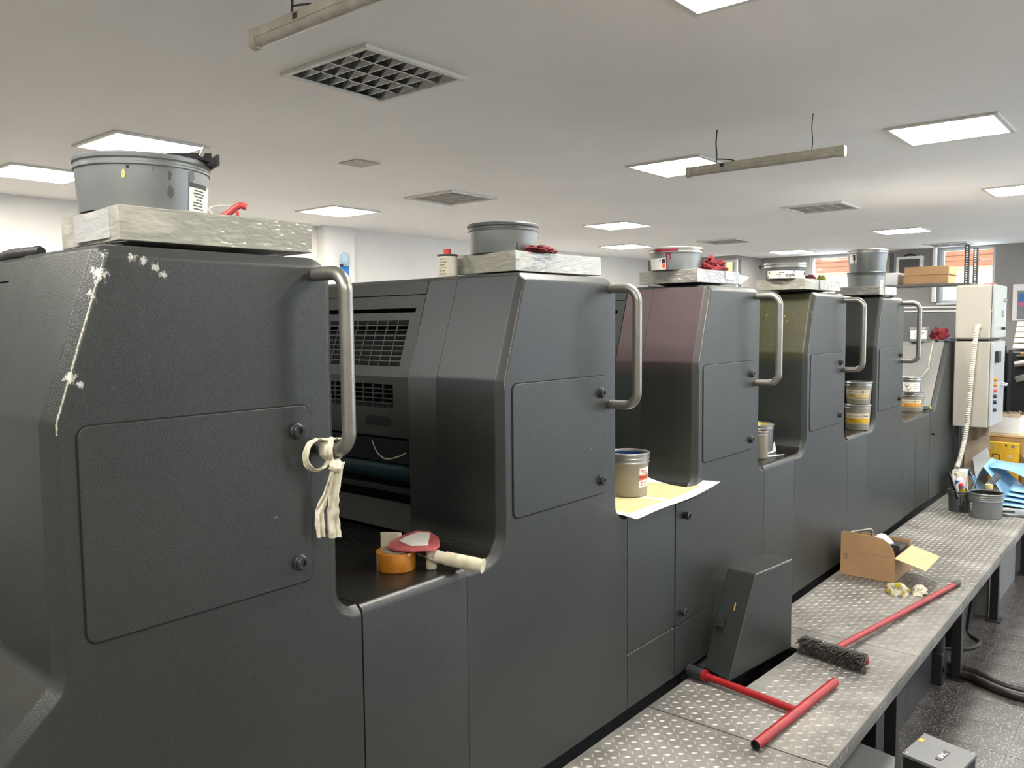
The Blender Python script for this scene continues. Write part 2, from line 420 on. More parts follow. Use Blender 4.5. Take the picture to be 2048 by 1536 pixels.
# ------------------------------------------------------------------ the room
XN, XF, YR, YB, ZC = -4.0, 15.1, -5.5, 6.75, 3.02
fl = struct(MB().box(XN, XF + .2, YR, YB, -.12, -.004), 'floor', 'terrazzo', smooth=0)
tmb = None
for i in range(24):
    for j in range(10):
        x0, y0 = 2.06 + i * .254, -2.70 + j * .254
        if tmb is None:
            tmb = O(MB().box(x0 + .0015, x0 + .2525, y0 + .0015, y0 + .2525, -.004, 0), 'tile', 'terrazzo_dark', fl, smooth=0)
            x00, y00 = x0, y0; tile0 = tmb
        else:
            t = tile0.copy(); COL.objects.link(t); t.location = tile0.location + V((x0 - x00, y0 - y00, 0)); ROOT[t] = ROOT[fl]
LOUV = [(2.665, 1.62), (5.65, 4.0), (8.8, 1.62), (11.45, 3.95), (14.5, 1.58)]
def cells(lo, hi, holes):
    return sorted([lo, hi] + sum([[c - .29, c + .29] for c in holes], []))
mb = MB(); gx = cells(XN, XF + .2, [a for a, _ in LOUV]); gy = cells(YR, YB + .15, [1.60, 3.975])
gy = sorted([YR, YB + .15] + sum([[b_ - .29, b_ + .29] for _, b_ in LOUV], []))
for a, b_ in zip(gx[:-1], gx[1:]):
    for c_, d in zip(gy[:-1], gy[1:]):
        mx, my = (a + b_) / 2, (c_ + d) / 2
        if any(abs(mx - lx) < .29 and abs(my - ly) < .29 for lx, ly in LOUV): continue
        mb.box(a, b_, c_, d, ZC, ZC + .12)
struct(mb, 'ceiling', 'ceiling_white', smooth=0)
struct(MB().box(XN, 14.0, YB, YB + .15, 0, ZC), 'wall_back', 'white_wall', smooth=0)
struct(MB().box(XN - .15, XN, YR, YB, 0, ZC), 'wall_near', 'white_wall', smooth=0)
ADDED_WIN = [(5.2 + 2.4 * k, 7.0 + 2.4 * k) for k in range(4)]        # unseen windows added to the long side wall to brighten the room
mb = MB().box(XN, XF, YR - .15, YR, 0, .9).box(XN, XF, YR - .15, YR, 2.75, ZC); xs = [XN] + sum([list(q) for q in ADDED_WIN], []) + [XF]
for a, b_ in zip(xs[::2], xs[1::2]): mb.box(a, b_, YR - .15, YR, .9, 2.75)
struct(mb, 'wall_right', 'white_wall', smooth=0)
struct(MB().box(6.16, 6.62, YB - .14, YB, 0, ZC), 'trim_1', 'white_wall', smooth=0)
# far wall with window openings (y0, y1, z0, z1)
WIN = [(3.26, 3.99, 2.15, 3.0), (1.03, 1.83, 2.10, 3.0), (-2.75, -1.25, .9, 2.8), (-4.7, -3.2, .9, 2.8)]
mb = MB(); ys = [YR] + sorted(sum([[a, b_] for a, b_, _, _ in WIN], [])) + [5.1]
for a, b_ in zip(ys[::2], ys[1::2]): mb.box(XF, XF + .2, a, b_, 0, ZC)
for (a, b_, c_, d) in WIN: mb.box(XF, XF + .2, a, b_, 0, c_); mb.box(XF, XF + .2, a, b_, d, ZC)
struct(mb, 'wall_far', 'grey_wall', smooth=0)
mb = MB().box(14.0, XF, 5.1, 5.2, 0, ZC).box(14.0, 14.2, 5.44, YB, 0, ZC)
mb.box(14.0, 14.2, 5.2, 5.44, 0, 2.45).box(14.0, 14.2, 5.2, 5.44, 2.96, ZC)
mb = MB().box(14.2, XF, 4.93, 5.1, 0, ZC).box(14.0, 14.2, 5.46, YB, 0, ZC).box(14.0, 14.2, 4.93, 5.46, 0, 2.45).box(14.0, 14.2, 4.93, 5.46, 2.955, ZC)
struct(mb, 'wall_alcove', 'grey_wall', smooth=0)
M('glass', (.9, .95, .95), .03, alpha=.10, var=0, rvar=0)
for i, (a, b_, c_, d) in enumerate(WIN + [(4.95, 5.46, 2.45, 2.955)]):
    X = XF if i < 4 else 14.0
    f = .045
    mb = MB().box(X + .06, X + .12, a, a + f, c_, d).box(X + .06, X + .12, b_ - f, b_, c_, d).box(X + .06, X + .12, a + f, b_ - f, c_, c_ + f).box(X + .06, X + .12, a + f, b_ - f, d - f, d)
    if i >= 2: mb.box(X + .06, X + .12, (a + b_) / 2 - .03, (a + b_) / 2 + .03, c_ + f, d - f)
    wd = struct(mb, 'window_%d' % (i + 1), 'window_white', bevel=.004)
    struct(MB().box(X + .085, X + .09, a + f, b_ - f, c_ + f, d - f), 'pane', 'glass', parent=wd, smooth=0)
    struct(MB().box(X - .05, X + .05, a - .03, b_ + .03, c_ - .03, c_), 'window_sill', 'window_white', parent=wd, bevel=.004)
for i, (a, b_) in enumerate(ADDED_WIN):
    f = .05; c_, d = .9, 2.75; Y = YR - .1
    mb = MB().box(a, a + f, Y, Y + .06, c_, d).box(b_ - f, b_, Y, Y + .06, c_, d).box(a + f, b_ - f, Y, Y + .06, c_, c_ + f).box(a + f, b_ - f, Y, Y + .06, d - f, d).box((a + b_) / 2 - .03, (a + b_) / 2 + .03, Y, Y + .06, c_ + f, d - f)
    wd = struct(mb, 'window_%d' % (i + 6), 'window_white', bevel=.004)  # added window, out of view, lets in extra daylight
    struct(MB().box(a + f, b_ - f, Y + .028, Y + .032, c_ + f, d - f), 'pane', 'glass', parent=wd, smooth=0)
# ------------------------------------------------------------------ outside: house with an orange roof, yellow neighbour
h = thing('house', 'cream rendered house with orange tiled roof seen outside the windows', 'house', (24, 1, -.5))
O(MB().box(22.5, 27, -9, 10, -.5, 3.15), 'wall', 'cream_render', h, smooth=0)
O(MB().hexa([(22.2, -9.3, 3.12), (27, -9.3, 3.12), (27, 10.3, 3.12), (22.2, 10.3, 3.12)], [(24.6, -9.3, 5.3), (27, -9.3, 5.3), (27, 10.3, 5.3), (24.6, 10.3, 5.3)]), 'roof', 'orange_tile', h, smooth=0)
mb = MB()
for k in range(16):
    t = k / 16; x, z = 22.2 + 2.4 * t, 3.12 + 2.18 * t
    mb.obox((x + .03, .5, z + .05), (.17, 19.4, .02), ry=R(-42))
O(mb, 'tile_course', 'orange_tile', h, smooth=0, kind='stuff')
h2 = thing('annex', 'yellow rendered outbuilding outside the alcove window', 'house', (18.2, 8, -.5))
O(MB().box(17.5, 19.0, 6.2, 10, -.5, 4.5), 'wall', 'yellow_render', h2, smooth=0)
O(MB().box(17.44, 17.5, 6.78, 6.88, -.5, 4.5), 'downpipe', 'carton_pale', h2, smooth=0)

# ------------------------------------------------------------------ ceiling lights
def panel_proto():
    t = thing('ceiling_light', '-', 'ceiling light', (0, 0, ZC))
    s_ = .315; f = .03
    mb = MB().box(-s_, s_, -s_, -s_ + f, ZC - .014, ZC).box(-s_, s_, s_ - f, s_, ZC - .014, ZC).box(-s_, -s_ + f, -s_ + f, s_ - f, ZC - .014, ZC).box(s_ - f, s_, -s_ + f, s_ - f, ZC - .014, ZC)
    O(mb, 'frame', 'lamp_white', t, bevel=.003)
    O(MB().box(-s_ + f, s_ - f, -s_ + f, s_ - f, ZC - .008, ZC - .003), 'diffuser', 'diffuser', t, smooth=0)
    return t
GX = [2.66, 5.65, 8.75, 11.62, 14.4]; GY = [-.22, 1.62, 3.97, 5.5]
lit = [(2.66, 3.95, 'above the plate nearest the big wrapped tray, square lit panel behind the chipped press unit'), (2.60, 5.48, ''), (5.50, 5.50, ''), (8.65, 4.05, ''), (11.1, 5.45, ''), (5.75, 1.63, ''), (5.82, -.22, ''), (8.90, -.22, ''), (11.85, 1.60, ''), (14.0, 3.93, ''), (2.67, -.22, ''), (-.35, 1.62, ''), (-.35, -.22, ''), (2.66, -2.1, ''), (5.8, -2.1, ''), (8.8, -2.1, ''), (11.8, -2.1, ''), (-.35, -2.1, '')]  # the last entries are unseen panels added to light the press
LAB = ['lit square ceiling panel over the far side of the chipped grey press unit', 'lit square ceiling panel nearest the back wall beside the large ink tin', 'lit square ceiling panel close to the back wall pillar', 'lit square ceiling panel between the louvred lamps along the back row', 'lit square ceiling panel just above the magenta-stained ink tin', 'lit square ceiling panel partly hidden by the hanging tube lamp', 'large lit square ceiling panel over the walkway beyond the hanging tube lamp', 'lit square ceiling panel over the walkway farther than the tube lamp', 'lit square ceiling panel in line with the two louvred lamps near the far windows', 'lit square ceiling panel farthest off, beside the orange window', 'lit square ceiling panel over the walkway at the start of the press']
pp = panel_proto()
for i, (x, y, _) in enumerate(lit):
    o = pp if i == 0 else copy_tree(pp, (0, 0, 0))
    o.location = (x, y, ZC)
    tag(o, LAB[i] if i < len(LAB) else 'unseen lit square ceiling panel added outside the view to light the press', 'ceiling light', 'lit ceiling panels')
def louver(x, y, label, mirror=True):
    t = thing('louvre_lamp', label, 'ceiling lamp', (x, y, ZC), 'unlit louvred ceiling lamps')
    s_ = .315; f = .028; a = 'mirror_louver' if mirror else 'louver_white'
    mb = MB().box(x - s_, x + s_, y - s_, y - s_ + f, ZC - .018, ZC).box(x - s_, x + s_, y + s_ - f, y + s_, ZC - .018, ZC).box(x - s_, x - s_ + f, y - s_ + f, y + s_ - f, ZC - .018, ZC).box(x + s_ - f, x + s_, y - s_ + f, y + s_ - f, ZC - .018, ZC)
    O(mb, 'frame', 'lamp_white', t, bevel=.003)
    I = s_ - f; H = .062
    O(MB().box(x - I, x + I, y - I, y + I, ZC + H, ZC + H + .004), 'reflector', 'louver_back' if mirror else 'louver_white', t, smooth=0)
    for k in range(0, 5):
        yy = y - I + 2 * I * k / 4; q = I / 4 * .80
        pts = [(yy - .003, ZC - .006), (yy + .003, ZC - .006), (yy + q, ZC + H - .001), (yy - q, ZC + H - .001)]
        if k == 0: pts = [(yy, ZC - .006), (yy + .003, ZC - .006), (yy + q, ZC + H - .001), (yy, ZC + H - .001)]
        if k == 4: pts = [(yy - .003, ZC - .006), (yy, ZC - .006), (yy, ZC + H - .001), (yy - q, ZC + H - .001)]
        O(MB().prism(pts, x - I, x + I, 'x'), 'louvre_blade', a, t, smooth=0)
    for k in range(0, 8):
        xx = x - I + 2 * I * k / 7; q = I / 7 * .80
        pts = [(xx - .0025, ZC - .0055), (xx + .0025, ZC - .0055), (xx + q, ZC + H - .002), (xx - q, ZC + H - .002)]
        if k == 0: pts = [(xx, ZC - .0055), (xx + .0025, ZC - .0055), (xx + q, ZC + H - .002), (xx, ZC + H - .002)]
        if k == 7: pts = [(xx - .0025, ZC - .0055), (xx, ZC - .0055), (xx, ZC + H - .002), (xx - q, ZC + H - .002)]
        O(MB().prism(pts, y - I, y + I, 'y'), 'louvre_blade', a, t, smooth=0)
    return t
louver(2.665, 1.62, 'large unlit ceiling lamp with mirrored square louvre cells beside the batten')
louver(5.65, 4.0, 'unlit louvred lamp over the second press unit, pale grid cells', False)
louver(8.8, 1.62, 'unlit louvred lamp beyond the hanging tube lamp', False)
louver(11.45, 3.95, 'unlit louvred lamp above the red rag tin, flat against ceiling', False)
louver(14.5, 1.58, 'unlit louvred lamp next to the far right window', False)
t = thing('ceiling_vent', 'small square pale access vent in the ceiling', 'vent', (4.0, 3.34, ZC))
O(MB().box(3.89, 4.11, 3.23, 3.45, ZC - .008, ZC), 'frame', 'lamp_dirty', t, bevel=.003)
O(MB().box(3.91, 4.09, 3.25, 3.43, ZC - .010, ZC - .0075), 'cover', 'louver_white', t, bevel=.002)
def batten(X, y0, y1, zb, label, wires, broken=False):
    t = thing('tube_lamp', label, 'tube lamp', (X, (y0 + y1) / 2, zb), 'hanging tube lamps')
    h_ = .062; w_ = .045
    O(MB().box(X - w_ / 2, X + w_ / 2, y0 + .03, y1 - .03, zb + .03, zb + h_), 'housing', 'lamp_dirty', t, bevel=.004)
    O(MB().prism([(X - .019, zb + .031)] + arc(X, zb + .024, .021, 180, 360, 8) + [(X + .019, zb + .031)], y0 + .03, y1 - .03, 'y'), 'lens', 'lens', t)
    for ya, yb in ((y0, y0 + .035), (y1 - .035, y1)):
        O(MB().prism([(X - .024, zb + h_ + .001)] + arc(X, zb + .023, .025, 180, 360, 8) + [(X + .024, zb + h_ + .001)], ya, yb, 'y'), 'end_cap', 'lamp_dirty', t, bevel=.003)
    for j, yy in enumerate(wires):
        O(MB().tube(bez([(X + .01, yy, ZC), (X + .006, yy + .004, ZC - .08), (X + .002, yy - .003, zb + h_ + .05), (X, yy, zb + h_)]), .0028 if j else .0045, 8), 'suspension_wire', 'dark_steel', t)
    O(MB().tube(bez([(X, wires[0], zb + h_ + .03), (X, wires[0] - .05, zb + h_ + .022), (X, wires[0] - .10, zb + h_ + .012), (X, wires[0] - .13, zb + h_)]), .0035, 8), 'supply_cord', 'rubber', t)
    O(MB().box(X - .0235, X + .0235, wires[0] - .06, wires[0] - .035, zb + .036, zb + .055), 'clip', 'dark_steel', t)
batten(4.82, .10, 1.09, 2.747, 'hanging tube lamp on thin wires in front of a lit panel', (.889, .29))
batten(1.615, .0, 1.015, 2.745, 'dusty hanging tube lamp with black cord beside the mirrored louvre', (.80, .2))

# ------------------------------------------------------------------ printing press units
P = 1.15507
XL, XR, ZL, ZK, ZT, ZB = .530, 1.133, 1.175, 1.660, 1.966, .487
TX = .628
def cover_profile(first=False):
    p = []
    if first: p += [(.30, ZB), (1.186, ZB)]
    else: p += [(.389, ZB), (1.186, ZB)]
    p += [(1.186, ZL)] + arc(XR + .045, ZL + .045, .045, 270, 180, 6)
    p += arc(XR - .055, ZT - .055, .055, 0, 90, 8)
    p += [(TX + .02, ZT), (TX, ZT - .012), (XL + .004, ZK + .012), (XL, ZK)]
    if first: p += [(XL, 1.235), (XL - .012, 1.205), (.30, 1.00)]
    else: p += arc(XL - .07, ZL + .07, .07, 0, -90, 7) + [(.389, ZL)]
    return p
YC = .365
def round_prism(pts, y0, y1, prof):
    """extrude a profile along y; prof = (inset, depth) steps that shape the front edge"""
    n = len(pts); ar = sum(pts[i][0] * pts[(i + 1) % n][1] - pts[(i + 1) % n][0] * pts[i][1] for i in range(n)); sg = 1 if ar > 0 else -1
    nr = []
    for i in range(n):
        p, a, b_ = V(pts[i]), V(pts[i - 1]), V(pts[(i + 1) % n])
        d1, d2 = (p - a).normalized(), (b_ - p).normalized()
        n1, n2 = V((-d1.y, d1.x)) * sg, V((-d2.y, d2.x)) * sg
        m_ = (n1 + n2).normalized(); m_ = m_ / max(.5, m_.dot(n1))
        if p.y < ZB + .001: m_ = V((0, 0))
        elif abs(p.y - ZL) < 1e-5 and (p.x > 1.18 or p.x < .40): m_ = V((0, -1))
        nr.append(m_)
    mb = MB(); rings = [(i_, y0 + d_) for i_, d_ in prof] + [(0, y1)]
    for i_, y_ in rings:
        for k in range(n): q = V(pts[k]) + nr[k] * i_; mb.v.append(V((q.x, y_, q.y)))
    mb.f.append(tuple(range(n))); mb.f.append(tuple((len(rings) - 1) * n + k for k in reversed(range(n))))
    for j in range(len(rings) - 1):
        for k in range(n): mb.f.append((j * n + k, j * n + (k + 1) % n, (j + 1) * n + (k + 1) % n, (j + 1) * n + k))
    return mb
EDGE = [(.026, 0), (.0215, .0006), (.018, .0024), (.0035, .0165), (.0012, .0200), (0, .0245)]
def unit_proto():
    u = thing('printing_unit', '-', 'printing press', UB)
    weigh(O(round_prism(cover_profile(), 0, .2445, EDGE), 'side_cover', 'paint', u, smooth=50))
    O(MB().prism(cover_profile(), .2457, YC), 'inner_cover', 'paint', u)
    # core between the covers
    core = [(XL + .09, ZB), (XR - .01, ZB), (XR - .01, ZT - .03), (TX + .06, ZT - .03), (XL + .12, ZK), (XL + .12, 1.53), (XL + .09, 1.50)]
    O(MB().prism(core, YC, 1.35), 'frame_core', 'void', u)
    O(MB().prism(cover_profile(), 1.352, 1.72), 'far_cover', 'paint', u, bevel=.015, seg=2)
    # door with dark joint, two locks
    O(MB().prism(rrect(.5785, 1.0575, 1.268, 1.6545, .023), -.0012, .004), 'door_joint', 'void', u, smooth=0)
    d = O(MB().prism(rrect(.5815, 1.0545, 1.271, 1.6515, .020), -.004, .004), 'access_door', 'paint', u, bevel=.0018, seg=2)
    for z in (1.598, 1.316):
        k = O(MB().lathe([(.017, 0), (.017, -.004), (.0145, -.006), (.0145, -.012), (.012, -.015), (.006, -.015), (.006, -.010)], (1.020, -.004, z), 24, 'y'), 'lock', 'black_plastic', d)
    # grab handle
    hb = MB().tube(rounded([(1.083, .004, 1.930), (1.083, -.100, 1.930), (1.083, -.100, 1.556), (1.083, .004, 1.556)], .042, 8), .0150, 16)
    O(hb, 'grab_handle', 'handle_steel', u, smooth=60)
    # guard: sloping upper frame and upright lower frame with wire grilles
    y0, y1 = YC + .006, 1.346
    def sl(z): return TX + .006 + (z - ZT) * (TX - XL) / (ZT - ZK)         # slope surface x at height z
    def plate(za, zb, ya, yb, th=.012, d_=0):
        return MB().hexa([(sl(za) + d_, ya, za), (sl(za) + d_ + th, ya, za), (sl(za) + d_ + th, yb, za), (sl(za) + d_, yb, za)], [(sl(zb) + d_, ya, zb), (sl(zb) + d_ + th, ya, zb), (sl(zb) + d_ + th, yb, zb), (sl(zb) + d_, yb, zb)])
    ga, gb = y0 + .05, y1 - .05
    hood = O(MB().prism([(sl(1.915), 1.915), (sl(ZT - .012), ZT - .012), (sl(ZT) + .02, ZT - .001), (XR - .02, ZT - .001), (XR - .02, ZT - .03), (sl(ZT) + .03, ZT - .03), (sl(1.915) + .015, 1.915)], y0, y1), 'hood', 'paint', u)
    g = MB()
    for (za, zb, ya, yb) in ((1.872, 1.912, y0, y1), (1.835, 1.858, y0, y1), (ZK, 1.692, y0, y1), (1.692, 1.835, y0, ga), (1.692, 1.835, gb, y1), (1.858, 1.872, y0, y0 + .03), (1.858, 1.872, gb, y1)):
        q = plate(za, zb, ya, yb); g.add(q.v, q.f)
    gd = O(g, 'upper_guard', 'paint', u, smooth=0)
    vb = plate(1.692, 1.835, ga, ga + .0035, .006)
    n = 18; st = (gb - ga) / n; first = None
    for k in range(1, n):
        if first is None:
            first = O(plate(1.692, 1.835, ga + st - .002, ga + st + .002, .006), 'grille_bar', 'paint', gd, smooth=0)
        else:
            c_ = first.copy(); COL.objects.link(c_); c_.location = first.location + V((0, st * (k - 1), 0)); ROOT[c_] = ROOT[gd]
    first = None; dz = (1.835 - 1.692) / 9
    for k in range(1, 9):
        z = 1.692 + dz * k
        if first is None: first = O(plate(z - .0016, z + .0016, ga, gb, .005, -.001), 'grille_bar', 'paint', gd, smooth=0); z1 = z
        else:
            c_ = first.copy(); COL.objects.link(c_); c_.location = first.location + V((sl(z) - sl(z1), 0, z - z1)); ROOT[c_] = ROOT[gd]
    X = sl(ZK)
    lg = O(MB().box(X, X + .012, y0, y1, 1.636, ZK).box(X, X + .012, y0, ga + .02, 1.562, 1.636).box(X, X + .012, gb, y1, 1.562, 1.636).box(X, X + .012, y0, y1, 1.472, 1.562), 'lower_guard', 'paint', u, smooth=0)
    first = None; ga2 = ga + .02; st = (gb - ga2) / 18
    for k in range(1, 18):
        if first is None: first = O(MB().box(X, X + .006, ga2 + st - .002, ga2 + st + .002, 1.562, 1.636), 'grille_bar', 'paint', lg, smooth=0)
        else:
            c_ = first.copy(); COL.objects.link(c_); c_.location = first.location + V((0, st * (k - 1), 0)); ROOT[c_] = ROOT[lg]
    first = None
    for k in range(1, 5):
        z = 1.562 + .0148 * k
        if first is None: first = O(MB().box(X - .001, X + .004, ga2, gb, z - .0016, z + .0016), 'grille_bar', 'paint', lg, smooth=0)
        else:
            c_ = first.copy(); COL.objects.link(c_); c_.location = first.location + V((0, 0, .0148 * (k - 1))); ROOT[c_] = ROOT[lg]
    O(MB().prism(rrect(y0 + .085, y0 + .20, 1.505, 1.535, .013), X - .0015, X + .003, 'x'), 'grip_recess', 'void', lg, smooth=0)
    # cylinder bay below the guard
    O(MB().hexa([(X + .03, y0, 1.385), (X + .05, y0, 1.385), (X + .05, y1, 1.385), (X + .03, y1, 1.385)], [(X + .012, y0, 1.462), (X + .03, y0, 1.462), (X + .03, y1, 1.462), (X + .012, y1, 1.462)]), 'wash_tray', 'dark_steel', u, smooth=0)
    O(MB().lathe([(.034, y0), (.034, y1)], (X + .055, 0, 1.352), 24, 'y'), 'roller', 'teal_roller', u)
    O(MB().box(X + .03, X + .055, y0, y1, 1.288, 1.306), 'tie_bar', 'dark_steel', u, bevel=.003)
    O(MB().hexa([(X - .012, y0, 1.185), (X + .002, y0, 1.185), (X + .002, y1, 1.185), (X - .012, y1, 1.185)], [(X + .045, y0, 1.255), (X + .06, y0, 1.255), (X + .06, y1, 1.255), (X + .045, y1, 1.255)]), 'kick_plate', 'paint', u, smooth=0)
    # foot step in front of the unit
    O(MB().box(.034, XL + .08, .392, 1.345, 1.150, 1.166), 'foot_step', 'tread_dark', u, smooth=0)
    lug = MB()
    for i in range(17):
        for j in range(28):
            lugadd(lug, .052 + i * .032 + (j % 2) * .016, .41 + j * .033, 1.166, R(45 if (i + j) % 2 else -45), .011)
    O(lug, 'tread_lugs', 'tread_dark', u, smooth=0, kind='stuff')
    O(MB().box(.034, XL + .085, .390, 1.345, ZB, 1.150), 'step_base', 'void', u, smooth=0)
    return u
def lugadd(mb, x, y, z, a, L_=.013, w_=.0042, h_=.0016, vert=False):
    ca, sa = math.cos(a), math.sin(a)
    pts = [(-L_, 0, 0), (-L_ * .4, -w_, 0), (L_ * .4, -w_, 0), (L_, 0, 0), (L_ * .4, w_, 0), (-L_ * .4, w_, 0), (-L_ * .5, 0, h_), (L_ * .5, 0, h_)]
    q = []
    for (u_, v_, k) in pts:
        du, dv = u_ * ca - v_ * sa, u_ * sa + v_ * ca
        q.append((x + du, y - k, z + dv) if vert else (x + du, y + dv, z + k))
    mb.add(q, [(0, 1, 6), (1, 2, 7, 6), (2, 3, 7), (3, 4, 7), (4, 5, 6, 7), (5, 0, 6)])
U = [unit_proto()]
for k in range(1, 5): U.append(copy_tree(U[0], (P * k, 0, 0)))
ULAB = ['grey press unit with white paint chips along its front corner and rag tied to handle',
        'grey press unit with open grille guard, beside the tape dispenser ledge',
        'grey press unit with purplish ink mist on its slope, above the printed sheet ledge',
        'grey press unit with yellow ink splashes on its olive-stained slope',
        'bluish grey press unit last in the row, with stacked tins on top']
for u, l in zip(U, ULAB): tag(u, l, 'printing press', 'printing units of the press')
# individual finishes
def cov(u, nm_): return [c for c in kids(u) if c.name.split('.')[0] == nm_][0]
old = cov(U[0], 'side_cover')
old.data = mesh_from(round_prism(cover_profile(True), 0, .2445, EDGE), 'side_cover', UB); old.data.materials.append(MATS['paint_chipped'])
old.data.polygons.foreach_set('use_smooth', [True] * len(old.data.polygons)); old.data.set_sharp_from_angle(angle=R(50))
oi = cov(U[0], 'inner_cover'); oi.data = mesh_from(MB().prism(cover_profile(True), .2455, YC), 'inner_cover', UB); oi.data.materials.append(MATS['paint'])
for k, mt in ((1, 'paint_blue'), (2, 'paint_magenta'), (3, 'paint_yellow')):
    for n_ in ('side_cover', 'inner_cover'): omat(cov(U[k], n_), mt)
# lower panels closing each gap under its ledge; base = the unit in front of which the gap lies
def gap_profile(x0, x1, z0=ZB): return [(x0, z0), (x1, z0), (x1, ZL), (x0, ZL)]
def ledge_panel(u, x0, x1, z0=ZB, z1=ZL, depth=.388, mat='paint', name='ledge_panel'):
    pr = [(depth, z0), (depth, z1)] + ([(.024 - .024 * math.sin(R(a)), z1 - .024 + .024 * math.cos(R(a))) for a in range(0, 91, 15)] if z1 == ZL else [(.002, z1), (0, z1 - .002)]) + [(0, z0)]
    return O(MB().prism(pr, x0, x1, 'x'), name, mat, u)
ledge_panel(U[0], 1.1905, .389 + P - .0015)
# gap 2: two doors and a plinth panel
ledge_panel(U[1], 1.1885 + P, .389 + 2 * P - .0015, .683)
ledge_panel(U[1], 1.1885 + P, .389 + 2 * P - .0015, ZB, .679, name='plinth_panel')
def plate_on(x0, x1, z0, z1, name):
    O(MB().box(x0 - .002, x1 + .0015, -.0008, .003, z0 - .0015, z1 + .0015), 'door_joint', 'void', U[2], smooth=0)
    return O(MB().box(x0, x1, -.0032, .003, z0, z1), name, 'paint', U[2], bevel=.001, seg=2)
p2 = plate_on(2.6765, 2.934, .684, 1.146, 'lower_door')
plate_on(2.6765, 2.934, ZB + .002, .6785, 'plinth_panel')
for (x, z) in ((2.741, 1.094), (2.718, .729)):
    O(MB().lathe([(.013, 0), (.013, -.012), (.016, -.014), (.016, -.022), (.010, -.024), (.009, -.020)], (x, -.0032, z), 20, 'y'), 'lock', 'black_plastic', p2)
ledge_panel(U[2], 1.1885 + 2 * P, .389 + 3 * P - .0015)
ledge_panel(U[3], 1.1885 + 3 * P, .389 + 4 * P - .0015)
# wire hanging in the first gap
O(MB().tube(bez([(1.70, .555, 1.452), (1.69, .53, 1.430), (1.685, .505, 1.413), (1.685, .47, 1.402), (1.70, .43, 1.412), (1.72, .40, 1.43)]), .0022, 8), 'cable', 'lamp_dirty', U[1])
# ------------------------------------------------------------------ delivery section with sloping front
dl = thing('delivery_section', 'grey press delivery section with pale sloping front, beyond the last unit', 'printing press', (6.6, .85, 0))
xa = 1.1885 + 4 * P
O(MB().box(xa, 6.117, 0, .36, ZB, 1.150), 'ledge_panel', 'paint', dl, bevel=.015, seg=3)
O(MB().box(6.121, 6.515, 0, .36, ZB, 1.150), 'ledge_panel', 'paint', dl, bevel=.015, seg=3)
O(MB().prism([(6.519, ZB), (7.24, ZB), (7.24, 1.655), (7.075, 1.655), (6.64, 1.135), (6.60, 1.150), (6.519, 1.150)], 0, .04), 'side_panel', 'paint', dl, bevel=.008, seg=3)
O(MB().hexa([(6.645, .041, 1.135), (7.2, .041, 1.135), (7.2, 1.4, 1.135), (6.645, 1.4, 1.135)], [(7.08, .041, 1.648), (7.2, .041, 1.648), (7.2, 1.4, 1.648), (7.08, 1.4, 1.648)]), 'sloping_front', 'paint_light', dl, bevel=.004)
O(MB().box(6.5, 7.2, .041, 1.4, ZB, 1.135), 'frame_core', 'void', dl, smooth=0)
O(MB().lathe([(.012, 0), (.012, -.02), (.006, -.022)], (6.57, 0, .985), 16, 'y'), 'lock', 'black_plastic', dl)
O(MB().box(xa, 6.5, .362, 1.35, ZB, 1.14), 'step_base', 'void', dl, smooth=0)
# base trough running under all the side panels
bt = thing('machine_plinth', 'black recessed plinth under the press side panels', 'plinth', (3.4, .8, 0))
O(MB().box(.3, 7.2, .03, 1.68, 0, ZB), 'plinth_body', 'black_paint', bt, smooth=0)

# ------------------------------------------------------------------ shaft guard wedge on the walkway
wg = thing('shaft_guard', 'grey sheet metal wedge shaped guard standing at the press foot', 'guard', (3.05, -.13, .47))
O(MB().hexa([(2.855, -.030, .470), (2.794, -.165, .470), (3.262, -.224, .470), (3.272, -.090, .470)], [(2.985, -.066, .845), (2.974, -.190, .845), (3.260, -.224, .845), (3.268, -.096, .845)]), 'cover', 'paint', wg, bevel=.006, seg=3)
O(MB().obox((2.905, -.075, .655), (.006, .035, .05), rz=R(-8), ry=R(19)), 'hinge_plate', 'dark_steel', wg, bevel=.002)
O(MB().obox((2.917, -.13, .72), (.003, .004, .030), rz=R(-8), ry=R(19)), 'chip', 'wood', wg)
O(MB().box(2.86, 3.25, -.058, 0.028, .30, .470), 'bracket', 'black_paint', wg, smooth=0)

# ------------------------------------------------------------------ walkway of tread plates
ZP = .457; YO = -.645
wk = thing('walkway', 'raised walkway of worn diamond tread plates along the press', 'walkway', (4.5, -.33, 0))
sx = [1.305, 2.462, 3.525, 4.668, 5.770, 6.62, 8.3]
for i, (a, b_) in enumerate(zip(sx[:-1], sx[1:])):
    a += .003; b_ -= .003
    mb = MB()
    if i == 1: mb.prism([(a, YO), (b_, YO), (b_, -.012), (3.30, -.012), (3.30, -.245), (2.78, -.215), (2.78, -.012), (a, -.012)], ZP - .006, ZP, 'z')
    else: mb.box(a, b_, YO, -.012, ZP - .006, ZP)
    mb.box(a, b_, YO, YO + .006, ZP - .055, ZP - .006)
    pl = O(mb, 'tread_plate', 'tread', wk, smooth=0, bevel=.002, seg=1)
    lm = MB(); nx = int((b_ - a - .02) / .0305)
    if i < 5:
        for ix in range(nx):
            for iy in range(20):
                x = a + .022 + ix * .0305; y = YO + .022 + iy * .0305
                if i == 1 and 2.76 < x < 3.32 and y > -.26: continue
                lugadd(lm, x, y, ZP, R(40 if (ix + iy) % 2 else -50), .0135, .0050, .0026)
            lugadd(lm, a + .022 + ix * .0305, YO, ZP - .022, R(45 if ix % 2 else -45), .0135, .004, .0015, True)
        O(lm, 'tread_lugs', 'tread_worn', pl, smooth=0, kind='stuff')
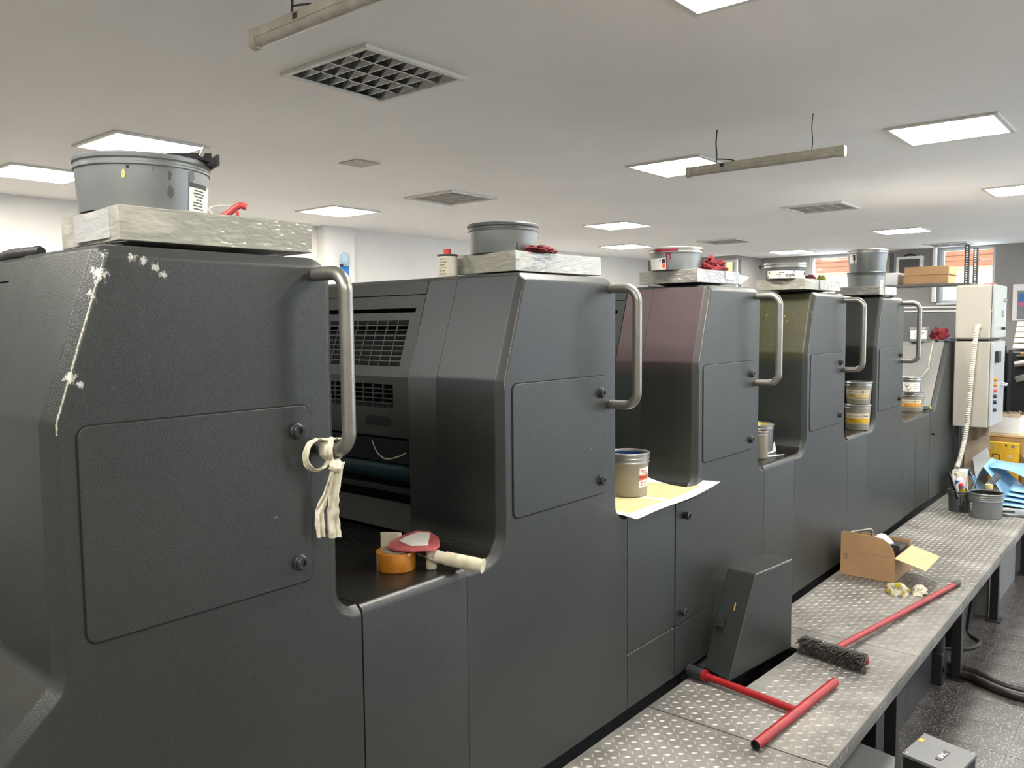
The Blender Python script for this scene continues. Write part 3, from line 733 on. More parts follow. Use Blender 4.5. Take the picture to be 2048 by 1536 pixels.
for x in (2.50, 3.34, 4.52, 5.55, 6.7):
    O(MB().box(x, x + .05, YO + .03, YO + .075, 0, ZP - .006), 'leg', 'black_paint', wk, bevel=.003)
    O(MB().box(x, x + .05, -.10, -.06, 0, ZP - .006), 'leg', 'black_paint', wk, bevel=.003)
    O(MB().box(x - .03, x + .08, YO + .01, YO + .09, 0, .006), 'foot', 'black_paint', wk)
O(MB().box(1.4, 8.2, YO + .03, YO + .06, ZP - .05, ZP - .0065), 'edge_beam', 'black_paint', wk, smooth=0)
O(MB().box(1.4, 8.2, -.09, -.06, ZP - .05, ZP - .0065), 'edge_beam', 'black_paint', wk, smooth=0)
# cabinets and cables below the walkway
tag(O(MB().box(3.42, 4.35, -.52, -.12, .0, .38), 'under_cabinet', 'black_paint', bevel=.004), 'dark grey steel cabinet pushed under the walkway below the broom', 'cabinet')
tag(O(MB().box(5.60, 6.55, -.56, -.12, .0, .40), 'under_cabinet', 'delivery_grey', bevel=.004), 'pale grey steel cabinet under the far end of the walkway', 'cabinet')
tag(O(MB().box(4.95, 5.50, -.50, -.12, .0, .38), 'under_cabinet', 'black_paint', bevel=.004), 'black steel box under the walkway beyond the looped cable', 'cabinet')
tag(O(MB().tube(bez([(4.85, -.40, .012), (4.95, -.56, .012), (5.1, -.60, .012), (5.2, -.52, .03), (5.12, -.55, .25), (4.95, -.56, .37)]), .009, 8), 'loop_cable', 'rubber'), 'thin black cable looped under the walkway', 'cable')
mb = MB()
c0 = thing('valve_block', 'grimy valve block with brass fittings behind a walkway leg', 'valve', (4.40, -.48, 0))
O(MB().box(4.38, 4.48, -.56, -.40, .0, .16), 'body', 'black_plastic', c0, bevel=.006)
O(MB().lathe([(.03, 0), (.03, .08), (.018, .085), (.018, .12)], (4.43, -.53, .16), 18), 'fitting', 'dark_steel', c0)
O(MB().lathe([(.007, 0), (.007, .03)], (4.40, -.565, .07), 10), 'fitting', 'dark_steel', c0)
for j, (dy, z, r) in enumerate(((0, .024, .024), (-.0, .022, .022))):
    pts = [(4.62 - j * .06, -.30, z), (4.60 - j * .06, -.63, z), (4.58 - j * .065, -.70, z), (4.535 - j * .065, -.78, z), (4.52 - j * .075, -.90, z), (4.58 - j * .08, -1.2, z), (4.7 - j * .08, -1.6, z)]
    tag(O(MB().tube(bez(pts), r, 12), 'floor_hose', 'hose'), ['thick dark hose on the floor, nearer the wall side', 'thick rusty brown hose on the floor, beside the dark one'][j], 'hose', 'hoses crossing the terrazzo floor')
# black box with name plate and grey block on the floor
bx = thing('equipment_box', 'black steel equipment box with grey lid and small name plate on the floor', 'box', (3.17, -.82, 0))
ang = math.atan2(-.18, -.046) + PI / 2
def rot(u_, v_, z): c_, s__ = math.cos(R(-14)), math.sin(R(-14)); return (3.20 + u_ * c_ - v_ * s__, -.82 + u_ * s__ + v_ * c_, z)
A, Bq, Cq = V((3.300, -.728)), V((3.254, -.908)), V((3.126, -.704))
e1, e2 = (Bq - A), (Cq - A)
def bq(s_, t_, z, ex=0): q = A + e1 * s_ + e2 * t_; return (q.x, q.y, z)
O(MB().hexa([bq(0, 0, 0), bq(1, 0, 0), bq(1, 1.15, 0), bq(0, 1.15, 0)], [bq(0, 0, .235), bq(1, 0, .235), bq(1, 1.15, .235), bq(0, 1.15, .235)]), 'body', 'black_paint', bx, bevel=.004)
O(MB().hexa([bq(-.02, -.02, .237), bq(1.02, -.02, .237), bq(1.02, 1.17, .237), bq(-.02, 1.17, .237)], [bq(-.02, -.02, .25), bq(1.02, -.02, .25), bq(1.02, 1.17, .25), bq(-.02, 1.17, .25)]), 'lid', 'delivery_grey', bx, bevel=.003)
pn = O(MB().hexa([bq(.52, .38, .2505), bq(.64, .38, .2505), bq(.64, .86, .2505), bq(.52, .86, .2505)], [bq(.52, .38, .252), bq(.64, .38, .252), bq(.64, .86, .252), bq(.52, .86, .252)]), 'name_plate', 'black_plastic', bx, smooth=0)
vs, fs = text2d('SMC', .026, .0006)
d1, d2 = e1.normalized(), -e2.normalized()
cc = A + e1 * .58 + e2 * .62
O(MB().add([(cc.x + d2.x * x - d1.x * y, cc.y + d2.y * x - d1.y * y, .2526) for x, y in vs], fs), 'lettering', 'label_white', pn, smooth=0)
O(MB().hexa([bq(.02, .28, .2505), bq(.10, .28, .2505), bq(.10, .42, .2505), bq(.02, .42, .2505)], [bq(.02, .28, .2515), bq(.10, .28, .2515), bq(.10, .42, .2515), bq(.02, .42, .2515)]), 'sticker', 'label_yellow', bx, smooth=0)
for (s_, t_) in ((.04, 1.08), (.96, .04), (.96, 1.08)):
    q = A + e1 * s_ + e2 * t_; O(MB().lathe([(.005, .25), (.004, .2525), (.002, .253)], (q.x, q.y, 0), 10), 'screw', 'chrome', bx)
q = A + e1 * .35 + e2 * 1.16
O(MB().lathe([(.028, 0), (.028, -.012), (.018, -.016)], (q.x - .012, q.y + .003, .19), 20, 'x'), 'knob', 'cream_plastic', bx)
tag(O(MB().hexa([(2.55, -.80, 0), (3.085, -.68, 0), (3.15, -.30, 0), (2.55, -.30, 0)], [(2.55, -.80, .235), (3.085, -.68, .235), (3.15, -.30, .235), (2.55, -.30, .235)]), 'motor_casing', 'delivery_grey', bevel=.006), 'flat grey steel casing on the floor beside the black box', 'casing')

# ------------------------------------------------------------------ film-wrapped trays on the unit tops
def tray(label, x0, x1, y0, y1, h_, mat, rz=0, seed=1, z0=ZT):
    """shallow box wrapped in clear film: gently crumpled sides, bottom bulging in the middle"""
    cx, cy = (x0 + x1) / 2, (y0 + y1) / 2; zb = z0 + .011; zt = zb + h_
    nx, ny, nz = 14, 10, 4
    bm = bmesh.new(); vmap = {}
    def vert(i, j, k):
        key = (i, j, k)
        if key not in vmap:
            u_, v_, w_ = i / nx, j / ny, k / nz
            p = V((x0 + (x1 - x0) * u_, y0 + (y1 - y0) * v_, zb + (zt - zb) * w_))
            n = noise.noise_vector(p * 14 + V((seed * 5, 0, 0)))
            p += V((n.x * .0028, n.y * .0028, n.z * .002))
            if k == 0: p.z = zb - .0105 * max(0, min(1, 5 * min(u_, 1 - u_) - .35)) * max(0, min(1, 5 * min(v_, 1 - v_) - .35))
            d = p - V((cx, cy, 0)); c_, s_ = math.cos(rz), math.sin(rz)
            p = V((cx + d.x * c_ - d.y * s_, cy + d.x * s_ + d.y * c_, p.z))
            vmap[key] = bm.verts.new(p)
        return vmap[key]
    for i in range(nx):
        for j in range(ny):
            for k in (0, nz): bm.faces.new([vert(i, j, k), vert(i + 1, j, k), vert(i + 1, j + 1, k), vert(i, j + 1, k)])
    for i in range(nx):
        for k in range(nz):
            for j in (0, ny): bm.faces.new([vert(i, j, k), vert(i + 1, j, k), vert(i + 1, j, k + 1), vert(i, j, k + 1)])
    for j in range(ny):
        for k in range(nz):
            for i in (0, nx): bm.faces.new([vert(i, j, k), vert(i, j + 1, k), vert(i, j + 1, k + 1), vert(i, j, k + 1)])
    bm.verts.index_update()
    mb = MB().add([v.co.copy() for v in bm.verts], [tuple(v.index for v in f.verts) for f in bm.faces]); bm.free()
    t = thing('wrapped_tray', label, 'tray', (cx, cy, z0), 'film-wrapped trays on the press units')
    O(mb, 'tray_body', mat, t, bevel=.002, seg=1, smooth=30)
    return t, zt
ZTR = {}
t1, ZTR[0] = tray('long film-wrapped tray under the largest ink tin, on the chipped press unit', .690, 1.098, .030, .300, .064, 'film', R(-2), 1)
# taped white paper on its front end
O(MB().box(.6855, .6875, .075, .225, ZT + .018, ZT + .070), 'paper_patch', 'film_white', t1, smooth=0)
t2, ZTR[1] = tray('film-wrapped tray with a red cloth, on the unit beside the tape dispenser', 1.885, 2.300, .085, .350, .060, 'film', R(-4), 2)
t3, ZTR[2] = tray('crumpled film-wrapped tray with torn end, under the red-dripped tin', 2.945, 3.290, .040, .315, .053, 'film_grey', R(-3), 3)
O(MB().grid(lambda u_, v_: (3.285 + .05 * u_, .03 - .02 * u_ + .05 * v_, ZT + .012 + .03 * u_ + .015 * v_), 3, 3), 'torn_film', 'film_white', t3)
O(MB().box(3.16, 3.27, .0335, .0375, ZT + .03, ZT + .062), 'silver_tape', 'film_white', t3, smooth=0)
t4, ZTR[3] = tray('film-wrapped tray overhanging the olive-stained unit', 4.010, 4.505, .015, .270, .053, 'film', R(-1), 4)
t5, ZTR[4] = tray('film-wrapped tray under the two stacked tins', 5.215, 5.555, .005, .270, .050, 'film_grey', R(-1), 5)
O(MB().box(5.30, 5.55, .0025, .0055, ZT + .015, ZT + .06), 'silver_tape', 'film_white', t5, smooth=0)
O(MB().box(4.20, 4.50, .0095, .0135, ZT + .014, ZT + .062), 'silver_tape', 'film_white', t4, smooth=0)

# ------------------------------------------------------------------ ink tins
def tin(name, label, c, r0, r1, h_, mat='tin', ink=None, depth=.02, group=None, lid=None, rim='tin_bright', extra=0, cat='tin', n=56):
    t = thing(name, label, cat, c, group); x, y, z = c; th = .0025
    zi = h_ - depth; ri = r0 + (r1 - r0) * zi / h_
    O(MB().lathe([(.001, .003), (r0 * .93, .003), (r0 * .95, 0), (r0, 0), (r0 + .001, .004), (r1, h_ - .024), (r1, h_ - .004), (r1 - th, h_ - .004), (ri - th, zi - .004), (.001, zi - .004)], c, n, caps=False), 'body', mat, t)
    bead = [(r1, h_ - .024), (r1 + .003, h_ - .0225), (r1 + .003, h_ - .019), (r1 + .0005, h_ - .0165), (r1 + .0005, h_ - .012), (r1 + .004, h_ - .009), (r1 + .0045, h_ - .003), (r1 + .002, h_), (r1 - .002, h_), (r1 - .003, h_ - .005)]
    for k in range(extra): bead = [(r1 - .0005, h_ - .040 - .016 * k), (r1 + .0025, h_ - .037 - .016 * k), (r1 + .0025, h_ - .034 - .016 * k), (r1, h_ - .031 - .016 * k)] + bead
    O(MB().lathe(bead, c, n, caps=False), 'rim', rim, t)
    if lid: O(MB().lathe([(.001, h_ - .0045), (r1 - .012, h_ - .0045), (r1 - .008, h_ - .0015), (r1 - .0035, h_ - .0015), (r1 - .003, h_ - .006)], c, n, caps=False), 'lid', lid, t)
    elif ink:
        O(MB().lathe([(r1 - th - .0008, h_ - .010), (ri - th - .0008, zi)], c, n, caps=False), 'ink_film', ink, t)
        O(MB().lathe([(.001, zi), (ri * .7, zi - .001), (ri - th - .0005, zi + .002)], c, n, caps=False), 'ink', ink, t)
    t['geo'] = 0; del t['geo']
    GEO[t] = (V(c), r0, r1, h_)
    return t
GEO = {}
def rad(r0, r1, h_, z): return r0 + .001 + (r1 - r0 - .001) * max(0, min(1, (z - .004) / (h_ - .028)))
def view_angle(c): d = CAM - c; return math.atan2(d.y, d.x)
def patch(t, name, mat, a0, a1, z0, z1, lift=.0007, n=16, slant=0):
    """label wrapped round a tin; angles in degrees from the side towards the photographer, counter-clockwise"""
    c, r0, r1, h_ = GEO[t]; va = view_angle(c)
    def fn(u_, v_):
        a = va + R(a0 + (a1 - a0) * u_); z = z0 + (z1 - z0) * v_ + slant * (u_ - .5); r = rad(r0, r1, h_, z) + lift
        return (c.x + r * math.cos(a), c.y + r * math.sin(a), c.z + z)
    return O(MB().grid(fn, n, 2), name, mat, t if t in GEO else t)
def blot(t, name, mat, ac, zc, hw, hh, seed=1, lift=.0009):
    c, r0, r1, h_ = GEO[t]; va = view_angle(c); q = []; n = 22
    for k in range(n + 1):
        a = 2 * PI * k / n; m_ = 0 if k == n else 1 + .55 * noise.noise(V((math.cos(a) * 1.6, math.sin(a) * 1.6, seed * 3.7)))
        z = max(.001, zc + hh * math.sin(a) * m_); r = rad(r0, r1, h_, z) + lift; aa = va + R(ac) + hw * math.cos(a) * m_ / r
        q.append((c.x + r * math.cos(aa), c.y + r * math.sin(aa), c.z + z))
    return O(MB().add(q, [(n, k, (k + 1) % n) for k in range(n)]), name, mat, t, smooth=0)
def tword(t, par, body, size, ac, zc, mat, bold=0, shear=0, lift=.0012):
    c, r0, r1, h_ = GEO[t]; va = view_angle(c); vs, fs = text2d(body, size, bold, shear)
    rr = rad(r0, r1, h_, zc) + lift
    q = []
    for x, y in vs:
        a = va + R(ac) + x / rr; r = rad(r0, r1, h_, zc + y) + lift
        q.append((c.x + r * math.cos(a), c.y + r * math.sin(a), c.z + zc + y))
    return O(MB().add(q, fs), 'lettering', mat, par, smooth=0)
def tline(t, par, width, hgt, ac, zc, mat, seed=1):
    """a line of print too small to read: word-length dashes"""
    c, r0, r1, h_ = GEO[t]; va = view_angle(c); rr = rad(r0, r1, h_, zc) + .0012; rn = random.Random(seed); x = -width / 2; mb = MB()
    while x < width / 2 - hgt:
        l_ = min(hgt * rn.uniform(1.5, 4), width / 2 - x)
        def fn(u_, v_, x=x, l_=l_):
            a = va + R(ac) + (x + l_ * u_) / rr; r = rad(r0, r1, h_, zc) + .0012
            return (c.x + r * math.cos(a), c.y + r * math.sin(a), c.z + zc + (v_ - .5) * hgt * .55)
        mb.grid(fn, 3, 1); x += l_ + hgt * .45
    return O(mb, 'small_print', mat, par, smooth=0)
def tring(t, par, ac, zc, ra, rb, mat, lift=.0013):
    c, r0, r1, h_ = GEO[t]; va = view_angle(c); n = 20; q = []; f = []
    for k in range(n):
        for r_ in (ra, rb):
            x, y = r_ * math.cos(2 * PI * k / n), r_ * math.sin(2 * PI * k / n)
            r = rad(r0, r1, h_, zc + y) + lift; a = va + R(ac) + x / r
            q.append((c.x + r * math.cos(a), c.y + r * math.sin(a), c.z + zc + y))
        i = 2 * k; j = (2 * k + 2) % (2 * n); f.append((i, j, j + 1, i + 1))
    return O(MB().add(q, f), 'emblem', mat, par, smooth=0)
# big tin on the chipped unit
a1 = tin('ink_tin', 'large grey ink tin with black scraper across its rim, on the long tray', (.803, .178, ZTR[0]), .1165, .1235, .106, 'tin', 'ink_black', .03, 'ink tins on the press tops', rim='tin')
lb = patch(a1, 'label', 'label_white', 42, 82, .004, .058)
patch(a1, 'label_band', 'print_black', 42, 70, .051, .060, .0011)
for k, (wd, z) in enumerate(((.040, .046), (.046, .0405), (.036, .035), (.022, .0285), (.046, .0225), (.046, .017), (.042, .011))):
    tline(a1, lb, wd * .8, .0045, 56, z, 'print_black', k)
blot(a1, 'ink_stain', 'label_ochre', -16, .064, .0035, .009, 1); blot(a1, 'ink_stain', 'ink_black', -12, .077, .0026, .0028, 2); blot(a1, 'ink_stain', 'tin_dark', 22, .066, .0035, .010, 3); blot(a1, 'ink_stain', 'tin_dark', 23, .036, .0055, .009, 4); blot(a1, 'ink_stain', 'tin_dark', 8, .075, .001, .004, 5); blot(a1, 'ink_stain', 'tin_dark', 44, .070, .008, .010, 6)
sp_ = thing('ink_scraper', 'black bent scraper blade lying across the largest tin rim', 'scraper', (.87, .10, ZTR[0] + .106))
O(MB().hexa([(.800, .075, 2.150), (.885, .060, 2.1480), (.905, .130, 2.1485), (.815, .150, 2.150)], [(.800, .075, 2.153), (.885, .060, 2.1635), (.905, .130, 2.1640), (.815, .150, 2.153)]), 'blade', 'black_plastic', sp_)
O(MB().obox((.868, .063, 2.163), (.009, .008, .022), rz=R(-20), ry=R(25)), 'clip', 'handle_steel', sp_, bevel=.002)
O(MB().obox((.905, .09, 2.150), (.006, .085, .022), rz=R(-16)), 'folded_edge', 'black_plastic', sp_, bevel=.002)
O(MB().obox((.835, .20, 2.158), (.020, .008, .018), rz=R(20)), 'grip_tab', 'tin_dark', sp_, bevel=.002)
# spray bottle behind the tray, on the unit top
sb = thing('spray_bottle', 'clear spray bottle with red trigger head behind the long tray', 'bottle', (1.075, .375, ZT))
O(MB().lathe([(.002, 0), (.026, 0), (.028, .01), (.028, .075), (.014, .095), (.012, .105)], (1.075, .375, ZT), 24), 'bottle', 'clear_plastic', sb)
O(MB().lathe([(.014, .102), (.014, .116), (.010, .118)], (1.075, .375, ZT), 18), 'collar', 'red_plastic', sb)
O(MB().tube(bez([(1.075, .375, ZT + .112), (1.095, .360, ZT + .125), (1.118, .342, ZT + .146), (1.132, .332, ZT + .143)]), .008, 12), 'head', 'red_plastic', sb, smooth=60)
O(MB().tube([(1.112, .346, ZT + .138), (1.118, .342, ZT + .118), (1.125, .336, ZT + .106)], .004, 8), 'trigger', 'red_plastic', sb)
O(MB().tube(bez([(1.075, .375, ZT + .118), (1.068, .392, ZT + .138), (1.085, .380, ZT + .146), (1.11, .35, ZT + .146)]), .0025, 8), 'guard_loop', 'clear_plastic', sb)
# second unit
a2 = tin('ink_tin', 'plain grey ink tin with dark ribbed rim, beside red cloth and pen', (1.978, .232, ZTR[1]), .104, .109, .092, 'tin', 'ink_black', .02, 'ink tins on the press tops', rim='tin_dark', extra=0)
pen = thing('marker_pen', 'dark green marker pen standing by the wrapped tray corner', 'pen', (1.898, .105, ZTR[1]))
O(MB().lathe([(.0045, 0), (.0045, .016), (.003, .018), (.003, .026)], (1.902, .112, ZTR[1] - .001), 12), 'barrel', 'black_plastic', pen)
def cloth(name, label, c, size, mat, seed, group=None, **k):
    return tag(O(crumple(MB(), c, size, seed, **k), name, mat, smooth=60), label, 'cloth', group)
cloth('red_cloth', 'red cloth lying flat beside the plain tin with ribbed rim', (2.005, .105, ZTR[1]), (.055, .030, .016), 'red_cloth', 1, 'red wiping cloths')
can = thing('solvent_can', 'small white solvent can with red screw cap beside the wrapped tray', 'can', (1.842, .345, ZT))
O(MB().lathe([(.001, 0), (.030, 0), (.031, .003), (.031, .066), (.029, .069), (.001, .069)], (1.842, .345, ZT), 32, caps=False), 'body', 'label_white', can)
O(MB().lathe([(.031, .064), (.0325, .0665), (.0325, .070), (.030, .071), (.028, .069)], (1.842, .345, ZT), 32, caps=False), 'rim', 'tin_dark', can)
O(MB().lathe([(.001, .069), (.012, .069), (.012, .086), (.010, .088), (.001, .088)], (1.842, .345, ZT), 20, caps=False), 'cap', 'red_plastic', can)
GEO[can] = (V((1.842, .345, ZT)), .031, .031, .07)
lp = patch(can, 'label', 'label_cream', -70, 8, .006, .062); patch(can, 'label', 'label_white', 12, 70, .006, .062)
for k in range(6): tline(can, lp, .026, .005, -28, .055 - .009 * k, 'tin', k)
# third unit
a3 = tin('ink_tin', 'grey ink tin with red ink drips and white label', (3.022, .192, ZTR[2]), .098, .1045, .092, 'tin', 'ink_magenta', .015, 'ink tins on the press tops', rim='tin_bright')
lb = patch(a3, 'label', 'label_white', -75, -22, 0.002, .048)
patch(a3, 'label_square', 'print_black', -32, -23, .026, .044, .0012); patch(a3, 'label_square', 'label_red', -31, -24, .008, .023, .0012); patch(a3, 'label_square', 'print_black', -38, -35, .034, .042, .0012)
patch(a3, 'ink_drip', 'ink_magenta', -21, -18.5, .001, .066, .001); patch(a3, 'ink_drip', 'ink_magenta', -21, -11, .062, .068, .001, slant=-.004); patch(a3, 'ink_drip', 'ink_magenta', -12.5, -10.5, .040, .064, .001); patch(a3, 'ink_drip', 'ink_magenta', -50, 5, .072, .084, .004)
cloth('red_cloth', 'crumpled dark red cloth heaped against the dripped tin', (3.140, .085, ZTR[2]), (.068, .036, .036), 'red_cloth', 3, 'red wiping cloths', amp=.5, freq=1.8)
# fourth unit
a4 = tin('ink_tin', 'low grey ink tin with wide white printed label on the olive unit', (4.067, .142, ZTR[3]), .096, .0995, .080, 'tin_dark', 'ink_black', .015, 'ink tins on the press tops', rim='tin_bright')
lb = patch(a4, 'label', 'label_white', -58, 72, .002, .040, slant=-.004)
tword(a4, lb, 'apple', .022, 14, .018, 'print_black', .0006); tline(a4, lb, .024, .006, -10, .030, 'print_black', 1); tline(a4, lb, .032, .006, -15, .021, 'tin', 2); tline(a4, lb, .022, .005, -12, .012, 'tin', 3); tline(a4, lb, .020, .003, 14, .0055, 'tin', 4)
tring(a4, lb, 26, .034, .003, .0055, 'print_black')
patch(a4, 'label_square', 'print_black', -52, -47, .029, .037, .0012); patch(a4, 'label_square', 'print_black', -57, -53, .006, .014, .0012); patch(a4, 'label_square', 'print_black', 62, 68, .018, .032, .0012)
cloth('red_cloth', 'small red cloth end at the side of the wide-labelled tin', (4.255, .085, ZTR[3]), (.036, .022, .020), 'red_cloth', 5, 'red wiping cloths')
cloth('green_rag', 'small green and yellow stained rag on the overhanging tray', (4.40, .075, ZTR[3]), (.034, .018, .022), 'green_cloth', 6)
# fifth unit: two stacked
a5 = tin('ink_tin', 'lower grey tin of the stacked pair on the last unit', (5.425, .150, ZTR[4]), .106, .111, .098, 'tin', None, .012, 'ink tins on the press tops', lid='tin', rim='tin_dark')
patch(a5, 'label', 'label_white', 48, 62, .004, .044)
a6 = tin('ink_tin', 'upper grey tin of the stacked pair, with black marked label', (5.448, .152, ZTR[4] + .0985), .104, .1165, .140, 'tin', 'ink_black', .015, 'ink tins on the press tops', rim='tin_bright')
lb = patch(a6, 'label', 'label_white', -66, -34, .055, .112)
patch(a6, 'label_square', 'print_black', -47, -38, .072, .108, .0012); tring(a6, lb, -42.5, .063, .0, .005, 'print_black'); patch(a6, 'label_square', 'print_black', -52, -49.5, .098, .104, .0012)

# ------------------------------------------------------------------ rag strip tied round the first handle
rg = thing('cloth_strip', 'off-white cloth strip knotted round the lower end of the grab handle', 'cloth', (1.083, -.06, 1.36))
def ribbon(pts, wdt, name, wv, seed):
    """strip of cloth: path of centres, width along a given direction, rippled"""
    pp_ = bez(pts, 8); wv = V(wv)
    def fn(u_, v_):
        k = u_ * (len(pp_) - 1); i = min(int(k), len(pp_) - 2); p = pp_[i].lerp(pp_[i + 1], k - i)
        n = noise.noise(V((u_ * 9 + seed, v_ * 3, 0))) * .006
        ww = wdt * (1 + .35 * noise.noise(V((u_ * 5, seed * 3.3, 1))))
        return p + wv * ((v_ - .5) * ww) + V((0, -1, 0)) * (n + .004 * math.sin(v_ * 9 + u_ * 6)) 
    o = O(MB().grid(fn, 36, 8), name, 'white_cloth', rg, smooth=80)
    s_ = o.modifiers.new('thickness', 'SOLIDIFY'); s_.thickness = .0025
    return o
hz = 1.556
lp_ = [(1.083 + .024 * math.sin(a), -.046 + .004 * math.cos(a * 2), hz + (.024 + .006 * (k_ == 5)) * math.cos(a)) for k_, a in enumerate([2 * PI * k / 10 for k in range(11)])]
ribbon(lp_, .026, 'wrap', (.3, -.9, 0), 2)
lp2 = [(1.048 + .030 * math.sin(a), -.036, hz - .008 + .034 * math.cos(a)) for a in [2 * PI * k / 10 for k in range(11)]]
ribbon(lp2, .014, 'loop', (.2, -.95, .1), 4)
O(crumple(MB(), (1.079, -.058, hz - .034), (.013, .012, .013), 9, flat=False, sub=3), 'knot', 'white_cloth', rg, smooth=60)
ribbon([(1.078, -.060, hz - .026), (1.070, -.040, hz - .09), (1.055, -.030, hz - .14), (1.058, -.028, hz - .19)], .018, 'tail', (.9, -.3, 0), 5)
ribbon([(1.082, -.062, hz - .026), (1.082, -.046, hz - .09), (1.086, -.036, hz - .15), (1.091, -.034, hz - .197)], .026, 'tail', (.9, -.3, 0), 7)

# ------------------------------------------------------------------ tape dispenser on the first ledge
td = thing('tape_dispenser', 'red and cream hand tape dispenser with brown packing tape on the ledge', 'tape dispenser', (1.46, .12, ZL))
tcx, tcy = 1.432, .152
O(MB().lathe([(.039, 0), (.052, 0), (.0525, .001), (.0525, .047), (.052, .048), (.039, .048), (.039, 0)], (tcx, tcy, ZL + .001), 48, caps=False), 'tape_roll', 'tape_brown', td)
O(MB().lathe([(.036, 0), (.0388, 0), (.0388, .050), (.036, .050), (.036, 0)], (tcx, tcy, ZL + .001), 40, caps=False), 'cardboard_core', 'carton_grey', td)
O(MB().lathe([(.001, .004), (.033, .004), (.033, .046), (.030, .048), (.001, .048)], (tcx, tcy, ZL), 32, caps=False), 'hub', 'cream_plastic', td)
rp = [(1.411, .161), (1.440, .188), (1.512, .215), (1.570, .222), (1.590, .185), (1.560, .120), (1.505, .060), (1.470, .045), (1.425, .085), (1.405, .125)]
O(MB().prism(rp, ZL + .056, ZL + .063, 'z'), 'side_plate', 'red_translucent', td, bevel=.002)
O(MB().prism([(1.462, .172), (1.500, .192), (1.562, .200), (1.575, .168), (1.478, .078), (1.448, .112)], ZL + .0632, ZL + .0642, 'z'), 'label', 'label_white', td, bevel=.0005)
O(MB().lathe([(.013, .001), (.014, .004), (.014, .056), (.001, .056)], (1.486, .074, ZL), 20), 'axle', 'cream_plastic', td)
O(MB().obox((1.478, .228, ZL + .055), (.004, .050, .042), rz=R(40)), 'cutter_guard', 'cream_plastic', td, bevel=.001)
O(MB().obox((1.500, .215, ZL + .066), (.020, .012, .010), rz=R(30)), 'tension_knob', 'cream_plastic', td, bevel=.003)
gp0, gp1 = V((1.492, .060, ZL + .034)), V((1.540, -.062, ZL + .020))
pts = [gp0.lerp(gp1, k / 14) for k in range(15)]
O(MB().tube(pts, [.0170 + .0012 * math.cos(k * 1.7) + (.002 if k > 13 else 0) for k in range(15)], 18), 'grip', 'cream_plastic', td, smooth=60)
rb = MB()
for k in range(2, 26):
    p = gp0.lerp(gp1, .15 + .78 * k / 26); d = (gp1 - gp0).normalized() * .0006
    rb.tube([p - d, p + d], .0184, 16)
O(rb, 'grip_ribs', 'cream_plastic', td, kind='stuff')
O(MB().tube(bez([(1.455, .094, ZL + .045), (1.47, .05, ZL + .030), (1.485, .055, ZL + .028)]), .002, 6), 'spring', 'chrome', td)

# ------------------------------------------------------------------ printed sheet and cyan tin on the second ledge
def shfn(u_, v_):
    # u along the press, v from the front edge inwards; drooping curl at the front, lifting at the far end
    x = 2.300 + .64 * u_; y = -.060 + .40 * v_
    z = ZL + .003 + .018 * max(0, (u_ - .55) / .45) ** 2 * (1 - v_) + (.012 * (1 - v_ / .18) ** 2 if v_ < .18 and u_ > .6 else 0)
    z += .004 * math.sin(u_ * 5) * (1 - v_)
    if v_ < .13: z -= .010 * (1 - v_ / .13) * max(0, 1 - u_ * 1.6)
    x -= .09 * v_ * (1 if u_ > .5 else 2 * u_) * .0
    if u_ > .88: z += .05 * (u_ - .88) / .12 * (v_ > .75) * (v_ - .75) * 4
    return (x, y, max(z, ZL + .002) if v_ > .16 else z)
def sheetfn(u_, v_):
    x, y, z = shfn(u_, v_)
    return (min(x, 2.835 + .11 * (1 - v_)) if v_ > .12 else x, y, z)
ps = O(MB().grid(lambda u_, v_: (2.300 + (.62 - .10 * v_) * u_, -.062 + .355 * v_, ZL + .0025 + (.022 * max(0, (u_ - .6) / .4) ** 2 * (1 - v_) - .006 * max(0, .5 - u_) * max(0, .14 - v_) / .07) + .003 * math.sin(u_ * 6 + v_ * 2) ** 2 + (.03 * max(0, (u_ - .85) / .15) * v_)), 24, 16), 'printed_sheet', 'printed_sheet', smooth=60)
uvgrid(ps, 24, 16); tag(ps, 'pale yellow printed paper sheet spread on the ledge under the cyan tin', 'paper')
s_ = ps.modifiers.new('thickness', 'SOLIDIFY'); s_.thickness = .0008
b1 = tin('ink_tin', 'open cream tin of cyan ink standing on the printed sheet', (2.596, .150, ZL + .0065), .0655, .0735, .160, 'tin_warm', 'ink_blue', .028, 'ink tins on the ledges', extra=1)
lb = patch(b1, 'label', 'label_white', 32, 78, .035, .108, slant=.004)
patch(b1, 'label_band', 'label_red', 30, 79, .062, .082, .0012, slant=.004)
tword(b1, lb, 'Flow', .015, 46, .096, 'print_red', .0003, .25); tline(b1, lb, .030, .006, 52, .087, 'print_black', 5); tword(b1, lb, 'Novavit', .012, 48, .072, 'print_black', .0004, lift=.0017)
patch(b1, 'label_square', 'print_red', 37, 45, .050, .055, .0012); patch(b1, 'label_square', 'print_red', 37, 45, .041, .046, .0012)
tline(b1, lb, .016, .005, 58, .053, 'tin', 6); tline(b1, lb, .016, .005, 58, .046, 'tin', 7); tline(b1, lb, .016, .005, 58, .040, 'tin', 8)

